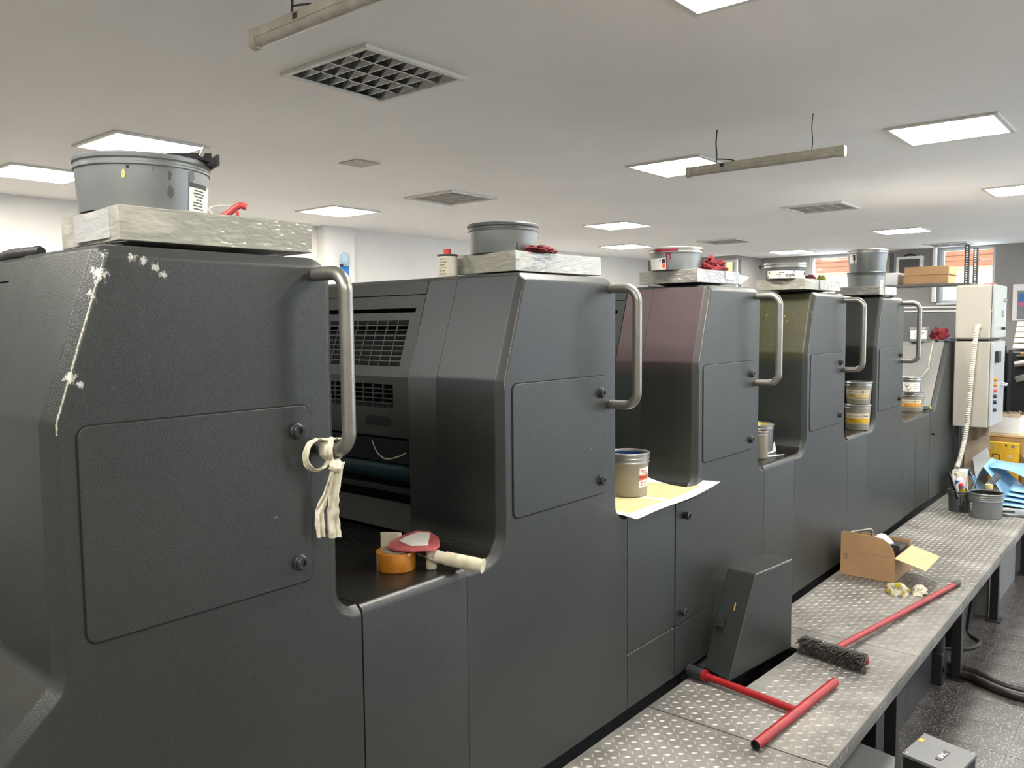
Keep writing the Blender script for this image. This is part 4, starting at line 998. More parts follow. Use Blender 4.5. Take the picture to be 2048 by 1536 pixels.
# ------------------------------------------------------------------ third ledge: yellow tin, magenta can, paper scraps
b2 = tin('ink_tin', 'open tin full of bright yellow ink on the ledge by the shaft guard', (3.862, .185, ZL + .001), .066, .072, .142, 'tin', 'ink_yellow', .010, 'ink tins on the ledges')
b3 = tin('ink_can', 'narrow cream can of magenta ink in front of the yellow tin', (3.690, .105, ZL + .001), .036, .0385, .132, 'tin_warm', 'ink_magenta', .006, 'ink tins on the ledges', cat='can')
tag(O(MB().grid(lambda u_, v_: (3.735 + .11 * u_, .075 - .03 * u_ + .06 * v_ * (1 - u_), ZL + .0015 + .002 * v_), 4, 3), 'paper_scrap', 'paper'), 'flat white paper scrap beside the magenta can', 'paper', 'paper scraps on the ledge')
tag(O(MB().grid(lambda u_, v_: (3.79 + .13 * u_, .115 + .01 * v_, ZL + .002 + .022 * abs(math.sin(u_ * 7 + .6)) * v_ + .028 * v_ * (u_ > .85)), 10, 3), 'paper_scrap', 'paper'), 'crumpled upright paper scrap against the yellow tin', 'paper', 'paper scraps on the ledge')

# ------------------------------------------------------------------ fourth ledge: stacked labelled tins
def chem(t, h_, band, amt, a0, a1, word=None):
    lb = patch(t, 'label', 'label_cream', a0, a1, .035 * h_ / .15, .098 * h_ / .15)
    patch(t, 'label_band', band, a0, a1, .042 * h_ / .15, .070 * h_ / .15, .0010)
    patch(t, 'label_line', 'print_black', a0, a1, .0385 * h_ / .15, .041 * h_ / .15, .0014)
    tword(t, lb, 'InarChemical' if word is None else word, .017, a0 + (a1 - a0) * .38, .083 * h_ / .15, 'print_brown')
    tring(t, lb, a0 + (a1 - a0) * .70, .083 * h_ / .15, .004, .008, 'print_brown'); tline(t, lb, .026, .010, a0 + (a1 - a0) * .86, .083 * h_ / .15, 'print_black', 3)
    tline(t, lb, .034, .009, a0 + (a1 - a0) * .3, .062 * h_ / .15, 'print_brown', 4); tline(t, lb, .050, .006, a0 + (a1 - a0) * .36, .050 * h_ / .15, 'print_brown', 5)
b4 = tin('ink_tin', 'cream tin with bright yellow label, lower of the ledge stack', (5.030, .066, ZL + .001), .064, .0705, .150, 'tin_warm', None, .01, 'ink tins on the ledges', lid='tin_warm'); chem(b4, .15, 'label_yellow', 1, -62, 66)
b5 = tin('ink_tin', 'cream tin with faded ochre label, upper of the ledge stack', (5.046, .068, ZL + .1515), .0625, .073, .132, 'tin_warm', None, .012, 'ink tins on the ledges', lid='tin_dark'); chem(b5, .132, 'label_ochre', 1, -70, 58)
tword(b5, cov(b5, 'body'), 'MTIELTAL', .018, -5, .112, 'print_black')
# ------------------------------------------------------------------ last ledge: orange tin, white tin, screwdriver
b6 = tin('ink_tin', 'grey tin with orange and white label, lower of the far ledge pair', (6.500, .128, 1.151), .076, .087, .136, 'tin_warm', None, .01, 'ink tins on the ledges', lid='tin_warm'); chem(b6, .136, 'label_orange', 1, -62, 50)
b7 = tin('ink_tin', 'small white tin with brown hazard label on top of the orange one', (6.470, .128, 1.2885), .066, .070, .118, 'tin', None, .01, 'ink tins on the ledges', lid='tin_bright')
lb = patch(b7, 'label', 'label_white', -50, 60, .012, .080); c7 = GEO[b7]
def diamond(t, ac, zc, hw, mat):
    c_, r0, r1, h_ = GEO[t]; va = view_angle(c_); q = []
    for x, y in ((-hw, 0), (0, -hw), (hw, 0), (0, hw)):
        r = rad(r0, r1, h_, zc) + .0016; a = va + R(ac) + x / r; q.append((c_.x + r * math.cos(a), c_.y + r * math.sin(a), c_.z + zc + y))
    return O(MB().add(q, [(0, 1, 2, 3)]), 'hazard_diamond', mat, t, smooth=0)
diamond(b7, -14, .038, .020, 'print_brown'); diamond(b7, -22, .060, .017, 'print_black')
for k in range(3): tline(b7, lb, .036, .007, 30, .064 - .014 * k, 'tin', k)
sd = thing('screwdriver', 'screwdriver with black and green handle on the far ledge', 'screwdriver', (6.60, .05, 1.151))
O(MB().tube([(6.52, .075, 1.166), (6.54, .068, 1.166), (6.60, .048, 1.166), (6.625, .040, 1.166)], [.010, .0165, .0165, .012], 14), 'handle', 'black_plastic', sd)
O(MB().tube([(6.626, .0397, 1.166), (6.645, .033, 1.166)], [.014, .012], 14), 'handle_end', 'green_plastic', sd)
O(MB().tube([(6.522, .0745, 1.166), (6.44, .10, 1.166)], .003, 8), 'shank', 'chrome', sd)
# ------------------------------------------------------------------ on the delivery section
ZD = 1.655
b8 = tin('ink_tin', 'grey tin with white lettered label on the delivery section top', (6.985, .235, ZD - .006), .064, .068, .118, 'tin', None, .01, 'ink tins on the press tops', lid='tin', rim='tin_bright')
b8.location.x += .12; GEO[b8] = (V(b8.location), .064, .068, .118); ROOT[b8] = V(b8.location)
lb = patch(b8, 'label', 'label_white', -60, 70, .022, .088); tword(b8, lb, 'apple', .015, 22, .070, 'print_black', .0004); tline(b8, lb, .030, .007, -20, .074, 'print_black', 2)
for k in range(3): tline(b8, lb, .070, .005, 0, .056 - .01 * k, 'tin', k)
cloth('red_cloth', 'bright red cloth heaped on the delivery section beside the white cabinet', (7.14, .085, ZD + .012), (.075, .055, .062), 'red_cloth', 14, 'red wiping cloths', amp=.5, freq=1.6)
cloth('grey_rag', 'dark grey rag hanging over the delivery section edge', (7.13, .015, ZD), (.075, .030, .022), 'grey_cloth', 12)
for j in range(2):
    tag(O(MB().grid(lambda u_, v_: (7.07 + .13 * u_, .10 + .19 * v_, ZD - .006 + .003 + .005 * j + .004 * math.sin(u_ * 5 + j)), 6, 4), 'loose_paper', 'paper'), ['lower curled white paper on the delivery section', 'upper curled white paper on the delivery section'][j], 'paper', 'loose papers on the delivery')
tag(O(MB().tube(bez([(7.085, .12, ZD + .008), (7.055, .118, ZD - .02), (6.96, .115, 1.524), (6.915, .112, 1.475), (6.90, .108, 1.45), (6.85, .14, 1.39), (6.83, .16, 1.365)]), .003, 8), 'hanging_string', 'cream_plastic'), 'thin white string hanging down the sloping front', 'string')

# ------------------------------------------------------------------ tools on the walkway
tt = thing('socket_wrench', 'red tubular T-handle socket wrench lying on the tread plates', 'wrench', (2.72, -.30, ZP))
zt_ = ZP + .0195
def pipe(a, b_, r, name, mat, par, bore=True, n=18):
    a, b_ = V(a), V(b_)
    o = O(MB().tube([a, b_], r, n, caps=not bore), name, mat, par, smooth=60)
    if bore:
        q = MB().tube([a + (b_ - a) * .002, b_ - (b_ - a) * .002], r * .78, n, caps=False)
        d = (b_ - a).normalized()
        q.tube([a + d * .02, a + d * .021], r * .8, n); q.tube([b_ - d * .021, b_ - d * .02], r * .8, n)
        for e, s_ in ((a, 1), (b_, -1)): q.tube([e, e + d * .001 * s_, e + d * .0011 * s_], [r, r, r * .78], n, caps=False)
        O(q, 'bore', 'dark_steel', o, smooth=60)
    return o
pipe((2.408, -.434, zt_), (3.030, -.476, zt_), .0165, 'cross_bar', 'red_paint', tt)
pipe((2.722, -.442, zt_ - .001), (2.762, -.085, zt_ + .008), .0135, 'stem', 'red_paint', tt, False)
O(MB().tube([(2.7615, -.090, zt_ + .008), (2.763, -.076, zt_ + .008)], .022, 18), 'collar', 'red_paint', tt)
O(MB().tube([(2.763, -.076, zt_ + .008), (2.770, -.012, zt_ + .009)], .0225, 18), 'socket', 'dark_steel', tt, smooth=60)
br = thing('floor_broom', 'red broom with dark bristles lying on the walkway', 'broom', (3.9, -.45, ZP))
hd0, hd1 = V((3.300, -.262, ZP + .030)), V((3.255, -.528, ZP + .030))
O(MB().obox((hd0 + hd1) / 2 + V((.012, 0, .004)), (.022, .268, .034), rz=math.atan2(hd1.y - hd0.y, hd1.x - hd0.x) + PI / 2), 'head', 'red_paint', br, bevel=.006, seg=3)
bm_ = MB(); rnd = random.Random(3); ax = (hd1 - hd0).normalized(); out = V((-ax.y, ax.x, 0)) * -1
if out.x > 0: out = -out
for i in range(1500):
    s_ = rnd.random(); p = hd0.lerp(hd1, s_) + V((0, 0, rnd.uniform(-.026, .036)))
    ln = rnd.uniform(.040, .060); d = out * ln + ax * rnd.uniform(-.016, .016) + V((0, 0, rnd.uniform(-.018, .020)))
    e = p + d; e.z = max(e.z, ZP + .003); w_ = ax * rnd.uniform(.0014, .0024); h_ = V((0, 0, rnd.uniform(.0014, .0024)))
    bm_.add([p - w_, p + w_, p + h_, e - w_ * .6, e + w_ * .6, e + h_ * .6], [(0, 1, 4, 3), (1, 2, 5, 4), (2, 0, 3, 5), (3, 4, 5)])
O(bm_, 'bristles', 'bristle', br, smooth=0, kind='stuff')
O(MB().obox((hd0 + hd1) / 2 + out * .020, (.030, .255, .040), rz=math.atan2(hd1.y - hd0.y, hd1.x - hd0.x) + PI / 2), 'bristle_root', 'bristle', br, bevel=.008)
ha, hb_ = V((3.300, -.386, ZP + .036)), V((4.560, -.567, ZP + .0145))
O(MB().tube([ha, ha.lerp(hb_, .02), hb_], [.017, .0128, .0128], 18), 'handle', 'red_paint', br, smooth=60)
dd = (hb_ - ha).normalized()
O(MB().tube([hb_, hb_ + dd * .055, hb_ + dd * .072], [.0145, .0145, .010], 18), 'end_cap', 'black_plastic', br, smooth=60)
# ------------------------------------------------------------------ carton with odds and ends
cb = thing('carton', 'open brown cardboard carton with raised flap on the walkway', 'carton', (4.6, -.18, ZP))
x0, x1, y0, y1, z0, z1, th = 4.440, 4.775, -.313, -.040, ZP + .002, .590, .004
for nm_, q in (('wall', MB().box(x0, x0 + th, y0, y1, z0, z1)), ('wall', MB().box(x1 - th, x1, y0, y1, z0, z1)), ('wall', MB().box(x0 + th, x1 - th, y0, y0 + th, z0, z1)), ('wall', MB().box(x0 + th, x1 - th, y1 - th, y1, z0, z1)), ('bottom', MB().box(x0 + th, x1 - th, y0 + th, y1 - th, z0, z0 + th))):
    O(q, nm_, 'carton', cb, bevel=.0012)
fl_ = [(y1, z1 + .002), (y1, z1 + .096), (y1 - .012, z1 + .106), (y1 - .06, z1 + .105)] + [(y1 - .06 - .15 * k / 6, z1 + .105 - .010 * k / 6) for k in range(1, 7)] + [(y0 + .032, z1 + .075), (y0 + .010, z1 + .045), (y0, z1 + .002)]
O(MB().prism(fl_, x0 + .001, x0 + .005, 'x'), 'flap', 'carton', cb)
O(MB().hexa([(4.442, -.314, .586), (4.770, -.314, .586), (4.655, -.478, .578), (4.338, -.484, .578)], [(4.442, -.314, .590), (4.770, -.314, .590), (4.655, -.478, .582), (4.338, -.484, .582)]), 'flap', 'carton_pale', cb)
O(MB().box(x1 - .003, x1 + .001, y0 + .01, y1 - .01, z1, z1 + .03), 'flap', 'carton', cb)
for k in range(2):
    yy = -.060 - .013 * k
    O(MB().add([(x0 - .0006, yy - .0012, .553), (x0 - .0006, yy + .0012, .553), (x0 - .0006, yy + .0012, .570), (x0 - .0006, yy - .0012, .570), (x0 - .0006, yy - .004, .569), (x0 - .0006, yy + .004, .569), (x0 - .0006, yy, .578)], [(0, 1, 2, 3), (4, 5, 6)]), 'arrow_print', 'print_black', cb, smooth=0)
O(MB().box(x0 - .0006, x0, -.080, -.054, .548, .550), 'arrow_print', 'print_black', cb, smooth=0)
tag(O(MB().hexa([(4.60, -.300, .52), (4.70, -.300, .52), (4.70, -.16, .52), (4.60, -.16, .52)], [(4.58, -.300, .625), (4.755, -.300, .605), (4.755, -.15, .605), (4.58, -.15, .625)]), 'metal_tray', 'dark_steel', bevel=.004), 'shiny dark metal tray tilted inside the carton', 'tray')
tag(O(MB().grid(lambda u_, v_: (4.52 + .12 * u_, -.14 - .13 * v_, .60 + .045 * u_ - .03 * (v_ - .5) ** 2 * 4 + .02 * math.sin(v_ * 4)), 8, 8), 'folded_paper', 'paper'), 'folded white paper sticking out of the carton', 'paper')
tag(O(MB().tube(rounded([(4.50, -.07, .50), (4.50, -.07, .680), (4.56, -.165, .700), (4.56, -.165, .50)], .012, 4), .006, 10), 'steel_bracket', 'handle_steel'), 'bent steel rod bracket standing in the carton', 'bracket')
tag(O(crumple(MB(), (4.53, -.18, .565), (.05, .08, .04), 21), 'grey_rag', 'grey_cloth', smooth=60), 'grey rag stuffed inside the carton', 'cloth')
ld = thing('tin_lid', 'round silver tin lid lying behind the carton', 'lid', (4.93, -.15, ZP))
O(MB().lathe([(.001, .012), (.085, .012), (.092, .016), (.100, .016), (.102, .010), (.102, 0), (.098, 0), (.098, .009), (.001, .009)], (4.93, -.15, ZP + .003), 44, caps=False), 'disc', 'tin_bright', ld)
O(MB().lathe([(.001, .0165), (.010, .0165)], (4.86, -.11, ZP + .003), 14, caps=False), 'ink_spot', 'ink_yellow', ld)
rg1 = O(crumple(MB(), (4.282, -.372, ZP + .0015), (.040, .042, .040), 31, amp=.42, freq=1.3), 'ink_rag', 'yellow_rag', smooth=50); tag(rg1, 'crumpled white rag soaked with yellow ink beside the carton', 'cloth')
tag(O(crumple(MB(), (4.365, -.452, ZP + .0015), (.048, .030, .026), 33, amp=.4, freq=1.3), 'ink_rag', 'white_cloth', smooth=50), 'crumpled plain white rag next to the broom handle', 'cloth')
# ------------------------------------------------------------------ buckets and what stands in them
k1 = tin('tool_bucket', 'dark ink-smeared bucket holding sprays and a scraper', (6.455, -.222, ZP + .0025), .070, .076, .150, 'tin_dark', 'ink_black', .05, None, rim='tin_dark', cat='bucket')
blot(k1, 'ink_stain', 'ink_black', 2, .08, .004, .05, 1); blot(k1, 'ink_stain', 'ink_black', 8, .03, .016, .026, 2); blot(k1, 'ink_stain', 'ink_black', 14, .06, .006, .035, 3)
k2 = tin('ink_bucket', 'grey ink bucket with ribbed neck and black ink inside', (6.362, -.398, ZP + .0025), .098, .106, .172, 'tin', 'ink_black', .03, None, rim='tin', extra=2, cat='bucket')
lb = patch(k2, 'label', 'label_white', -62, -50, .05, .10); tword(k2, lb, 'TI', .022, -55, .083, 'print_black', .001); tword(k2, lb, 'K', .016, -55, .060, 'print_black', .001)
patch(k2, 'ink_streak', 'label_yellow', -58, -14, .146, .151, .0015)
zz = ZP + .10
tag(O(MB().obox((6.405, -.185, zz + .085), (.010, .034, .20), rz=R(-50), rx=R(-38)), 'spatula', 'black_plastic', bevel=.003), 'black flat scraper leaning out of the dark bucket', 'scraper')
sp2 = thing('spray_can', 'white and navy spray bottle standing in the dark bucket', 'bottle', (6.475, -.215, zz))
O(MB().tube([(6.47, -.215, zz + .01), (6.475, -.207, zz + .12), (6.477, -.203, zz + .145)], [.027, .027, .014], 18), 'bottle', 'label_white', sp2, smooth=50)
O(MB().tube([(6.4745, -.2075, zz + .090), (6.475, -.207, zz + .118)], [.0275, .0275], 18), 'label', 'sheet_blue', sp2, smooth=50)
O(MB().obox((6.478, -.195, zz + .158), (.03, .045, .024), rz=R(-50)), 'head', 'cream_plastic', sp2, bevel=.005)
O(MB().tube(bez([(6.482, -.222, zz + .16), (6.475, -.252, zz + .13), (6.47, -.262, zz + .06), (6.465, -.255, zz + .01)]), .004, 8), 'hose', 'cream_plastic', sp2)
ae = thing('aerosol_can', 'navy aerosol with red cap and yellow mark leaning in the dark bucket', 'aerosol', (6.44, -.25, zz))
pa, pb = V((6.455, -.245, zz - .01)), V((6.425, -.232, zz + .085))
O(MB().tube([pa, pb], .019, 18), 'can', 'sheet_blue', ae, smooth=50); O(MB().tube([pb, pb + (pb - pa) * .22], [.018, .016], 18), 'cap', 'red_plastic', ae, smooth=50)
O(MB().tube([pa.lerp(pb, .55), pa.lerp(pb, .86)], .0194, 18), 'label', 'label_yellow', ae, smooth=50)
jr = thing('glass_jar', 'glass jar with yellow lid behind the grey bucket', 'jar', (6.66, -.365, ZP))
O(MB().lathe([(.001, 0), (.030, 0), (.032, .01), (.032, .11), (.022, .13), (.022, .145)], (6.66, -.365, ZP + .0025), 24), 'jar', 'clear_plastic', jr)
O(MB().lathe([(.025, .143), (.026, .145), (.026, .172), (.023, .175), (.001, .175)], (6.66, -.365, ZP + .0025), 24), 'lid', 'label_ochre', jr)
rl = thing('ink_roller', 'hand roller with grey cylinder leaning on the blue foil', 'roller', (6.80, -.36, ZP))
O(MB().tube([(6.78, -.345, ZP + .15), (6.82, -.40, ZP + .225)], .024, 18), 'cylinder', 'grey_cloth', rl, smooth=50)
O(MB().tube([(6.74, -.30, ZP + .004), (6.76, -.32, ZP + .10), (6.78, -.345, ZP + .15)], .010, 10), 'shaft', 'black_plastic', rl)
ld2 = thing('tin_lid', 'flat grey lid with black knife on it beside the grey bucket', 'lid', (6.55, -.52, ZP))
O(MB().lathe([(.001, .012), (.095, .012), (.104, .016), (.110, .014), (.110, 0), (.106, 0), (.106, .009), (.001, .009)], (6.57, -.515, ZP + .003), 44, caps=False), 'disc', 'tin', ld2)
tag(O(MB().obox((6.53, -.50, ZP + .022), (.015, .10, .010), rz=R(28)), 'palette_knife', 'black_plastic', bevel=.003), 'black palette knife lying on the grey lid', 'knife')
tag(O(MB().obox((6.50, -.615, ZP + .008), (.012, .09, .008), rz=R(58)), 'palette_knife', 'dark_steel', bevel=.003), 'dark knife on the walkway beside the printed leaflet', 'knife')
lf = thing('leaflet', 'white leaflet with a magenta stripe on the walkway', 'paper', (6.72, -.6, ZP))
O(MB().hexa([(6.60, -.53, ZP + .0022), (6.62, -.645, ZP + .0022), (6.98, -.645, ZP + .0022), (6.95, -.50, ZP + .0022)], [(6.60, -.53, ZP + .004), (6.62, -.645, ZP + .004), (6.98, -.645, ZP + .004), (6.95, -.50, ZP + .004)]), 'sheet', 'paper', lf, smooth=0)
O(MB().add([(6.66, -.60, ZP + .0046), (6.665, -.625, ZP + .0046), (6.93, -.56, ZP + .0046), (6.93, -.53, ZP + .0046)], [(0, 1, 2, 3)]), 'stripe', 'sheet_pink', lf, smooth=0)
# blue foil
def foil(label, fn, nu=14, nv=14, mat='blue_foil'):
    o = O(MB().grid(fn, nu, nv), 'blue_foil', mat, smooth=25); tag(o, label, 'plastic sheet', 'blue foil sheets in the pile')
    s_ = o.modifiers.new('thickness', 'SOLIDIFY'); s_.thickness = .002
def tent(L0, L1, R0, R1, B0, B1, bul=.02):
    L0, L1, R0, R1, B0, B1 = map(V, (L0, L1, R0, R1, B0, B1))
    def fn(u_, v_):
        a, r_, b_ = L0.lerp(L1, v_), R0.lerp(R1, v_), B0.lerp(B1, v_)
        p = a.lerp(r_, u_ * 2) if u_ < .5 else r_.lerp(b_, u_ * 2 - 1)
        return p + V((0, 0, bul * math.sin(PI * ((u_ * 2) % 1.0)) * math.sin(v_ * 4 + u_ * 3)))
    return fn
foil('blue foil folded into a tall tent over the pile', tent((6.93, -.205, .52), (7.30, -.135, .50), (7.02, -.262, .700), (7.40, -.26, .725), (6.90, -.43, .50), (7.3, -.50, .53)))
foil('wide blue foil draped to the side of the tent fold', tent((7.10, -.29, .690), (7.5, -.24, .70), (7.08, -.46, .668), (7.45, -.50, .69), (6.86, -.78, .545), (7.3, -.85, .55), .012))
foil('small blue foil flap behind the ink roller', tent((7.10, -.150, .665), (7.16, -.14, .60), (7.0, -.20, .600), (7.18, -.18, .60), (6.98, -.24, .52), (7.18, -.26, .52), .008))
for k in range(4):
    z = ZP + .016 + k * .030
    def fn(u_, v_, z=z, k=k):
        a = PI * v_ * 2
        return (6.74 + .05 * k + .30 * (.5 - .5 * math.cos(a)) * .9, -.40 - .018 * k - .36 * u_, z + .0115 * math.sin(a) + .006 * math.sin(u_ * 6 + k))
    foil(['lowest', 'second', 'third', 'topmost'][k] + ' flat folded blue foil in the stack under the draped foil', fn, 12, 12)
tag(O(MB().box(6.93, 7.05, -.16, -.07, ZP + .002, ZP + .21), 'printed_box', 'label_white', bevel=.003), 'small white printed box beside the press foot', 'box')
# cardboard boards, white card, yellow carton, crate, white box
bd = thing('cardboard_board', 'tall pale cardboard board with brown tape leaning by the cabinet', 'cardboard', (7.5, -.15, ZP))
O(MB().hexa([(7.40, -.060, ZP + .002), (7.42, -.060, ZP + .002), (7.42, -.24, ZP + .002), (7.40, -.24, ZP + .002)], [(7.50, -.045, .955), (7.52, -.045, .955), (7.52, -.215, .955), (7.50, -.215, .955)]), 'board', 'carton_grey', bd)
for (ya, yb, za) in ((-.10, -.135, .84), (-.175, -.20, .88)):
    O(MB().hexa([(7.398 + (za - ZP) * .2, ya, za), (7.40 + (za - ZP) * .2, ya, za), (7.40 + (za - ZP) * .2, yb, za), (7.398 + (za - ZP) * .2, yb, za)], [(7.4975, ya, .957), (7.4995, ya, .957), (7.4995, yb, .957), (7.4975, yb, .957)]), 'tape_strip', 'carton', bd, smooth=0)
tag(O(MB().hexa([(7.33, -.16, .56), (7.336, -.16, .56), (7.336, -.29, .60), (7.33, -.29, .60)], [(7.38, -.125, .71), (7.386, -.125, .71), (7.386, -.225, .80), (7.38, -.225, .80)]), 'white_card', 'white_plastic', bevel=.001), 'white card tilted in front of the cardboard board', 'card')
yb_ = thing('yellow_carton', 'yellow printed carton standing in the crate front', 'carton', (7.7, -.3, ZP))
O(MB().box(7.66, 7.72, -.405, -.175, ZP + .002, .812), 'body', 'label_yellow', yb_, bevel=.003)
for (y_, z_, w_, h_) in ((-.205, .775, .020, .05), (-.235, .77, .010, .06), (-.25, .76, .008, .05), (-.345, .70, .04, .03), (-.30, .66, .03, .02)):
    O(MB().box(7.658, 7.6605, y_ - w_ / 2, y_ + w_ / 2, z_ - h_ / 2, z_ + h_ / 2), 'print_mark', 'label_ochre', yb_, smooth=0)
O(MB().prism([(a[0], a[1]) for a in rrect(-.275, -.215, .655, .715, .012)] , 7.6585, 7.6602, 'x'), 'print_mark', 'print_black', yb_, smooth=0)
O(MB().prism([(a[0], a[1]) for a in rrect(-.268, -.222, .662, .708, .008)] , 7.6578, 7.6590, 'x'), 'print_mark', 'label_yellow', yb_, smooth=0)
O(MB().lathe([(.001, 0), (.008, 0)], (7.6585, -.315, .79), 12, 'x', caps=False), 'print_mark', 'print_black', yb_, smooth=0)
O(MB().box(7.658, 7.6605, -.375, -.350, .775, .795), 'print_mark', 'tin', yb_, smooth=0)
cr = thing('wooden_crate', 'brown wooden crate with pale top rail behind the yellow carton', 'crate', (8.0, -.45, ZP))
O(MB().box(7.74, 7.76, -.62, -.13, .60, .85), 'board', 'wood', cr, bevel=.002); O(MB().box(7.74, 7.76, -.62, -.13, ZP + .002, .595), 'board', 'wood', cr, bevel=.002)
O(MB().box(7.73, 8.20, -.64, -.12, .852, .872), 'top_rail', 'carton_pale', cr, bevel=.002); O(MB().box(8.17, 8.19, -.62, -.13, ZP + .002, .85), 'board', 'wood', cr, bevel=.002)
O(MB().box(7.70, 7.738, -.60, -.43, .70, .715), 'pale_slat', 'carton_pale', cr); O(MB().box(7.70, 7.738, -.60, -.43, ZP + .002, .695), 'dark_slat', 'print_brown', cr, bevel=.003)
wb = thing('white_box', 'white box overflowing with shredded paper on the crate', 'box', (7.95, -.25, .872))
for q in (MB().box(7.80, 7.806, -.385, -.13, .873, 1.005), MB().box(8.074, 8.08, -.385, -.13, .873, 1.005), MB().box(7.806, 8.074, -.385, -.379, .873, 1.005), MB().box(7.806, 8.074, -.136, -.13, .873, 1.005), MB().box(7.806, 8.074, -.379, -.136, .873, .879)):
    O(q, 'side', 'white_plastic', wb, bevel=.001)
sh = MB(); rnd = random.Random(5)
for i in range(170):
    p = V((rnd.uniform(7.82, 8.06), rnd.uniform(-.37, -.145), rnd.uniform(.96, 1.0))); a = rnd.uniform(0, 2 * PI); l_ = rnd.uniform(.04, .10)
    sh.tube(bez([p, p + V((math.cos(a) * l_ * .4, math.sin(a) * l_ * .4, rnd.uniform(.02, .055))), p + V((math.cos(a) * l_, math.sin(a) * l_, rnd.uniform(-.01, .03)))], 3), .0014, 4)
tag(O(sh, 'shredded_paper', 'carton_grey', kind='stuff'), 'tangle of shredded paper spilling from the white box', 'shredded paper')

# ------------------------------------------------------------------ electrical cabinet with conduit
ec = thing('electrical_cabinet', 'cream white electrical cabinet of two boxes beside the delivery', 'cabinet', (7.4, -.15, ZP))
O(MB().box(7.13, 7.66, -.262, -.022, .985, 1.652), 'lower_box', 'cabinet_white', ec, bevel=.008, seg=3)
ub = O(MB().box(7.125, 7.62, -.262, -.020, 1.668, 2.088), 'upper_box', 'cabinet_white', ec, bevel=.018, seg=4)
dr = O(MB().box(7.15, 7.65, -.285, -.2635, .995, 1.645), 'lower_door', 'cabinet_door', ec, bevel=.006, seg=2)
du = O(MB().box(7.15, 7.61, -.292, -.2635, 1.675, 2.085), 'upper_door', 'cabinet_door', ec, bevel=.010, seg=3)
O(MB().box(7.17, 7.6, -.25, -.03, 1.652, 1.668), 'joint', 'rubber', ec, smooth=0)
for i, (z, mt) in enumerate(((1.355, 'amber'), (1.315, 'amber'), (1.27, 'red_plastic'), (1.225, 'black_plastic'), (1.18, 'black_plastic'), (1.12, 'black_plastic'))):
    O(MB().lathe([(.016, 0), (.016, -.012), (.012, -.020), (.001, -.022)], (7.22, -.285, z), 16, 'y'), 'push_button', mt, dr)
O(MB().box(7.22, 7.32, -.312, -.285, 1.485, 1.575), 'main_switch', 'black_plastic', dr, bevel=.004)
O(MB().lathe([(.018, 0), (.018, -.02), (.012, -.03), (.012, -.045)], (7.52, -.285, 1.30), 16, 'y'), 'door_lock', 'chrome', dr)
O(MB().lathe([(.015, 0), (.015, -.014), (.009, -.02)], (7.48, -.292, 1.97), 16, 'y'), 'door_lock', 'chrome', du); O(MB().lathe([(.012, 0), (.012, -.025)], (7.42, -.292, 1.75), 16, 'y'), 'door_lock', 'black_plastic', du)
O(MB().box(7.40, 7.46, -.294, -.292, 1.835, 1.89), 'warning_plate', 'delivery_grey', du, smooth=0); O(MB().box(7.47, 7.50, -.294, -.292, 1.835, 1.855), 'warning_plate', 'red_plastic', du, smooth=0)
O(MB().box(7.148, 7.166, -.285, -.2625, 1.88, 1.90), 'hinge', 'cabinet_white', du); O(MB().box(7.30, 7.40, -.25, -.17, 2.088, 2.10), 'red_beacon', 'red_plastic', ec, bevel=.004)
for (x, y) in ((7.20, -.058), (7.55, -.058)):
    O(MB().box(x, x + .03, y, y + .03, ZP + .002, .985), 'leg', 'dark_steel', ec)
path = bez([(7.118, -.182, 1.765), (7.09, -.180, 1.745), (7.085, -.172, 1.66), (7.08, -.155, 1.40), (7.078, -.143, 1.16), (7.06, -.135, .98), (7.02, -.122, .84), (6.97, -.110, .74), (6.92, -.102, .69)], 20)
def resample(pts, d_):
    out = [pts[0]]; acc = 0
    for a, b_ in zip(pts[:-1], pts[1:]):
        l_ = (b_ - a).length
        while acc + l_ >= d_:
            t_ = (d_ - acc) / l_; a = a.lerp(b_, t_); out.append(a.copy()); l_ = (b_ - a).length; acc = 0
        acc += l_
    return out
path = resample(path, .0042)
O(MB().tube(path, [.0185 if (i // 2) % 2 else .0140 for i in range(len(path))], 12), 'conduit', 'conduit', ec, smooth=0)
O(MB().lathe([(.024, 0), (.024, -.012), (.018, -.015)], (7.130, -.182, 1.765), 18, 'x'), 'cable_gland', 'cabinet_white', ec)
# ------------------------------------------------------------------ delivery hood behind, rack with a box
dh = thing('delivery_hood', 'dark grey delivery hood with two white trim lines behind the sloping front', 'machine', (8.2, .7, 0))
O(MB().box(7.76, 8.65, .03, 1.45, 0, 1.888), 'hood_body', 'delivery_grey', dh, bevel=.006)
O(MB().box(7.752, 8.65, .025, 1.455, 1.890, 1.903), 'trim', 'window_white', dh); O(MB().box(7.76, 8.65, .03, 1.45, 1.904, 1.922), 'trim_gap', 'delivery_grey', dh); O(MB().box(7.752, 8.65, .025, 1.455, 1.923, 1.936), 'trim', 'window_white', dh)
rk = thing('storage_rack', 'steel rack with perforated posts behind the delivery hood', 'rack', (9.0, .62, 0))
for (x, y) in ((8.80, .232), (9.20, .232), (8.80, 1.01), (9.20, 1.01)):
    O(MB().box(x - .003, x + .003, y - .02, y + .02, 0, 2.53).box(x, x + .035, y - .021, y - .018, 0, 2.53), 'post', 'dark_steel', rk, smooth=0)
    hl = MB()
    for k in range(22): hl.box(x - .0036, x + .0036, y - .007, y + .007, 2.515 - k * .022 - .010, 2.515 - k * .022)
    if y < .5: O(hl, 'slots', 'lamp_white', rk, smooth=0, kind='stuff')
O(MB().box(8.79, 9.24, .20, 1.04, 2.155, 2.172), 'shelf', 'tin_dark', rk, bevel=.003); O(MB().box(8.79, 9.24, .20, 1.04, 1.20, 1.215), 'shelf', 'tin_dark', rk, bevel=.003)
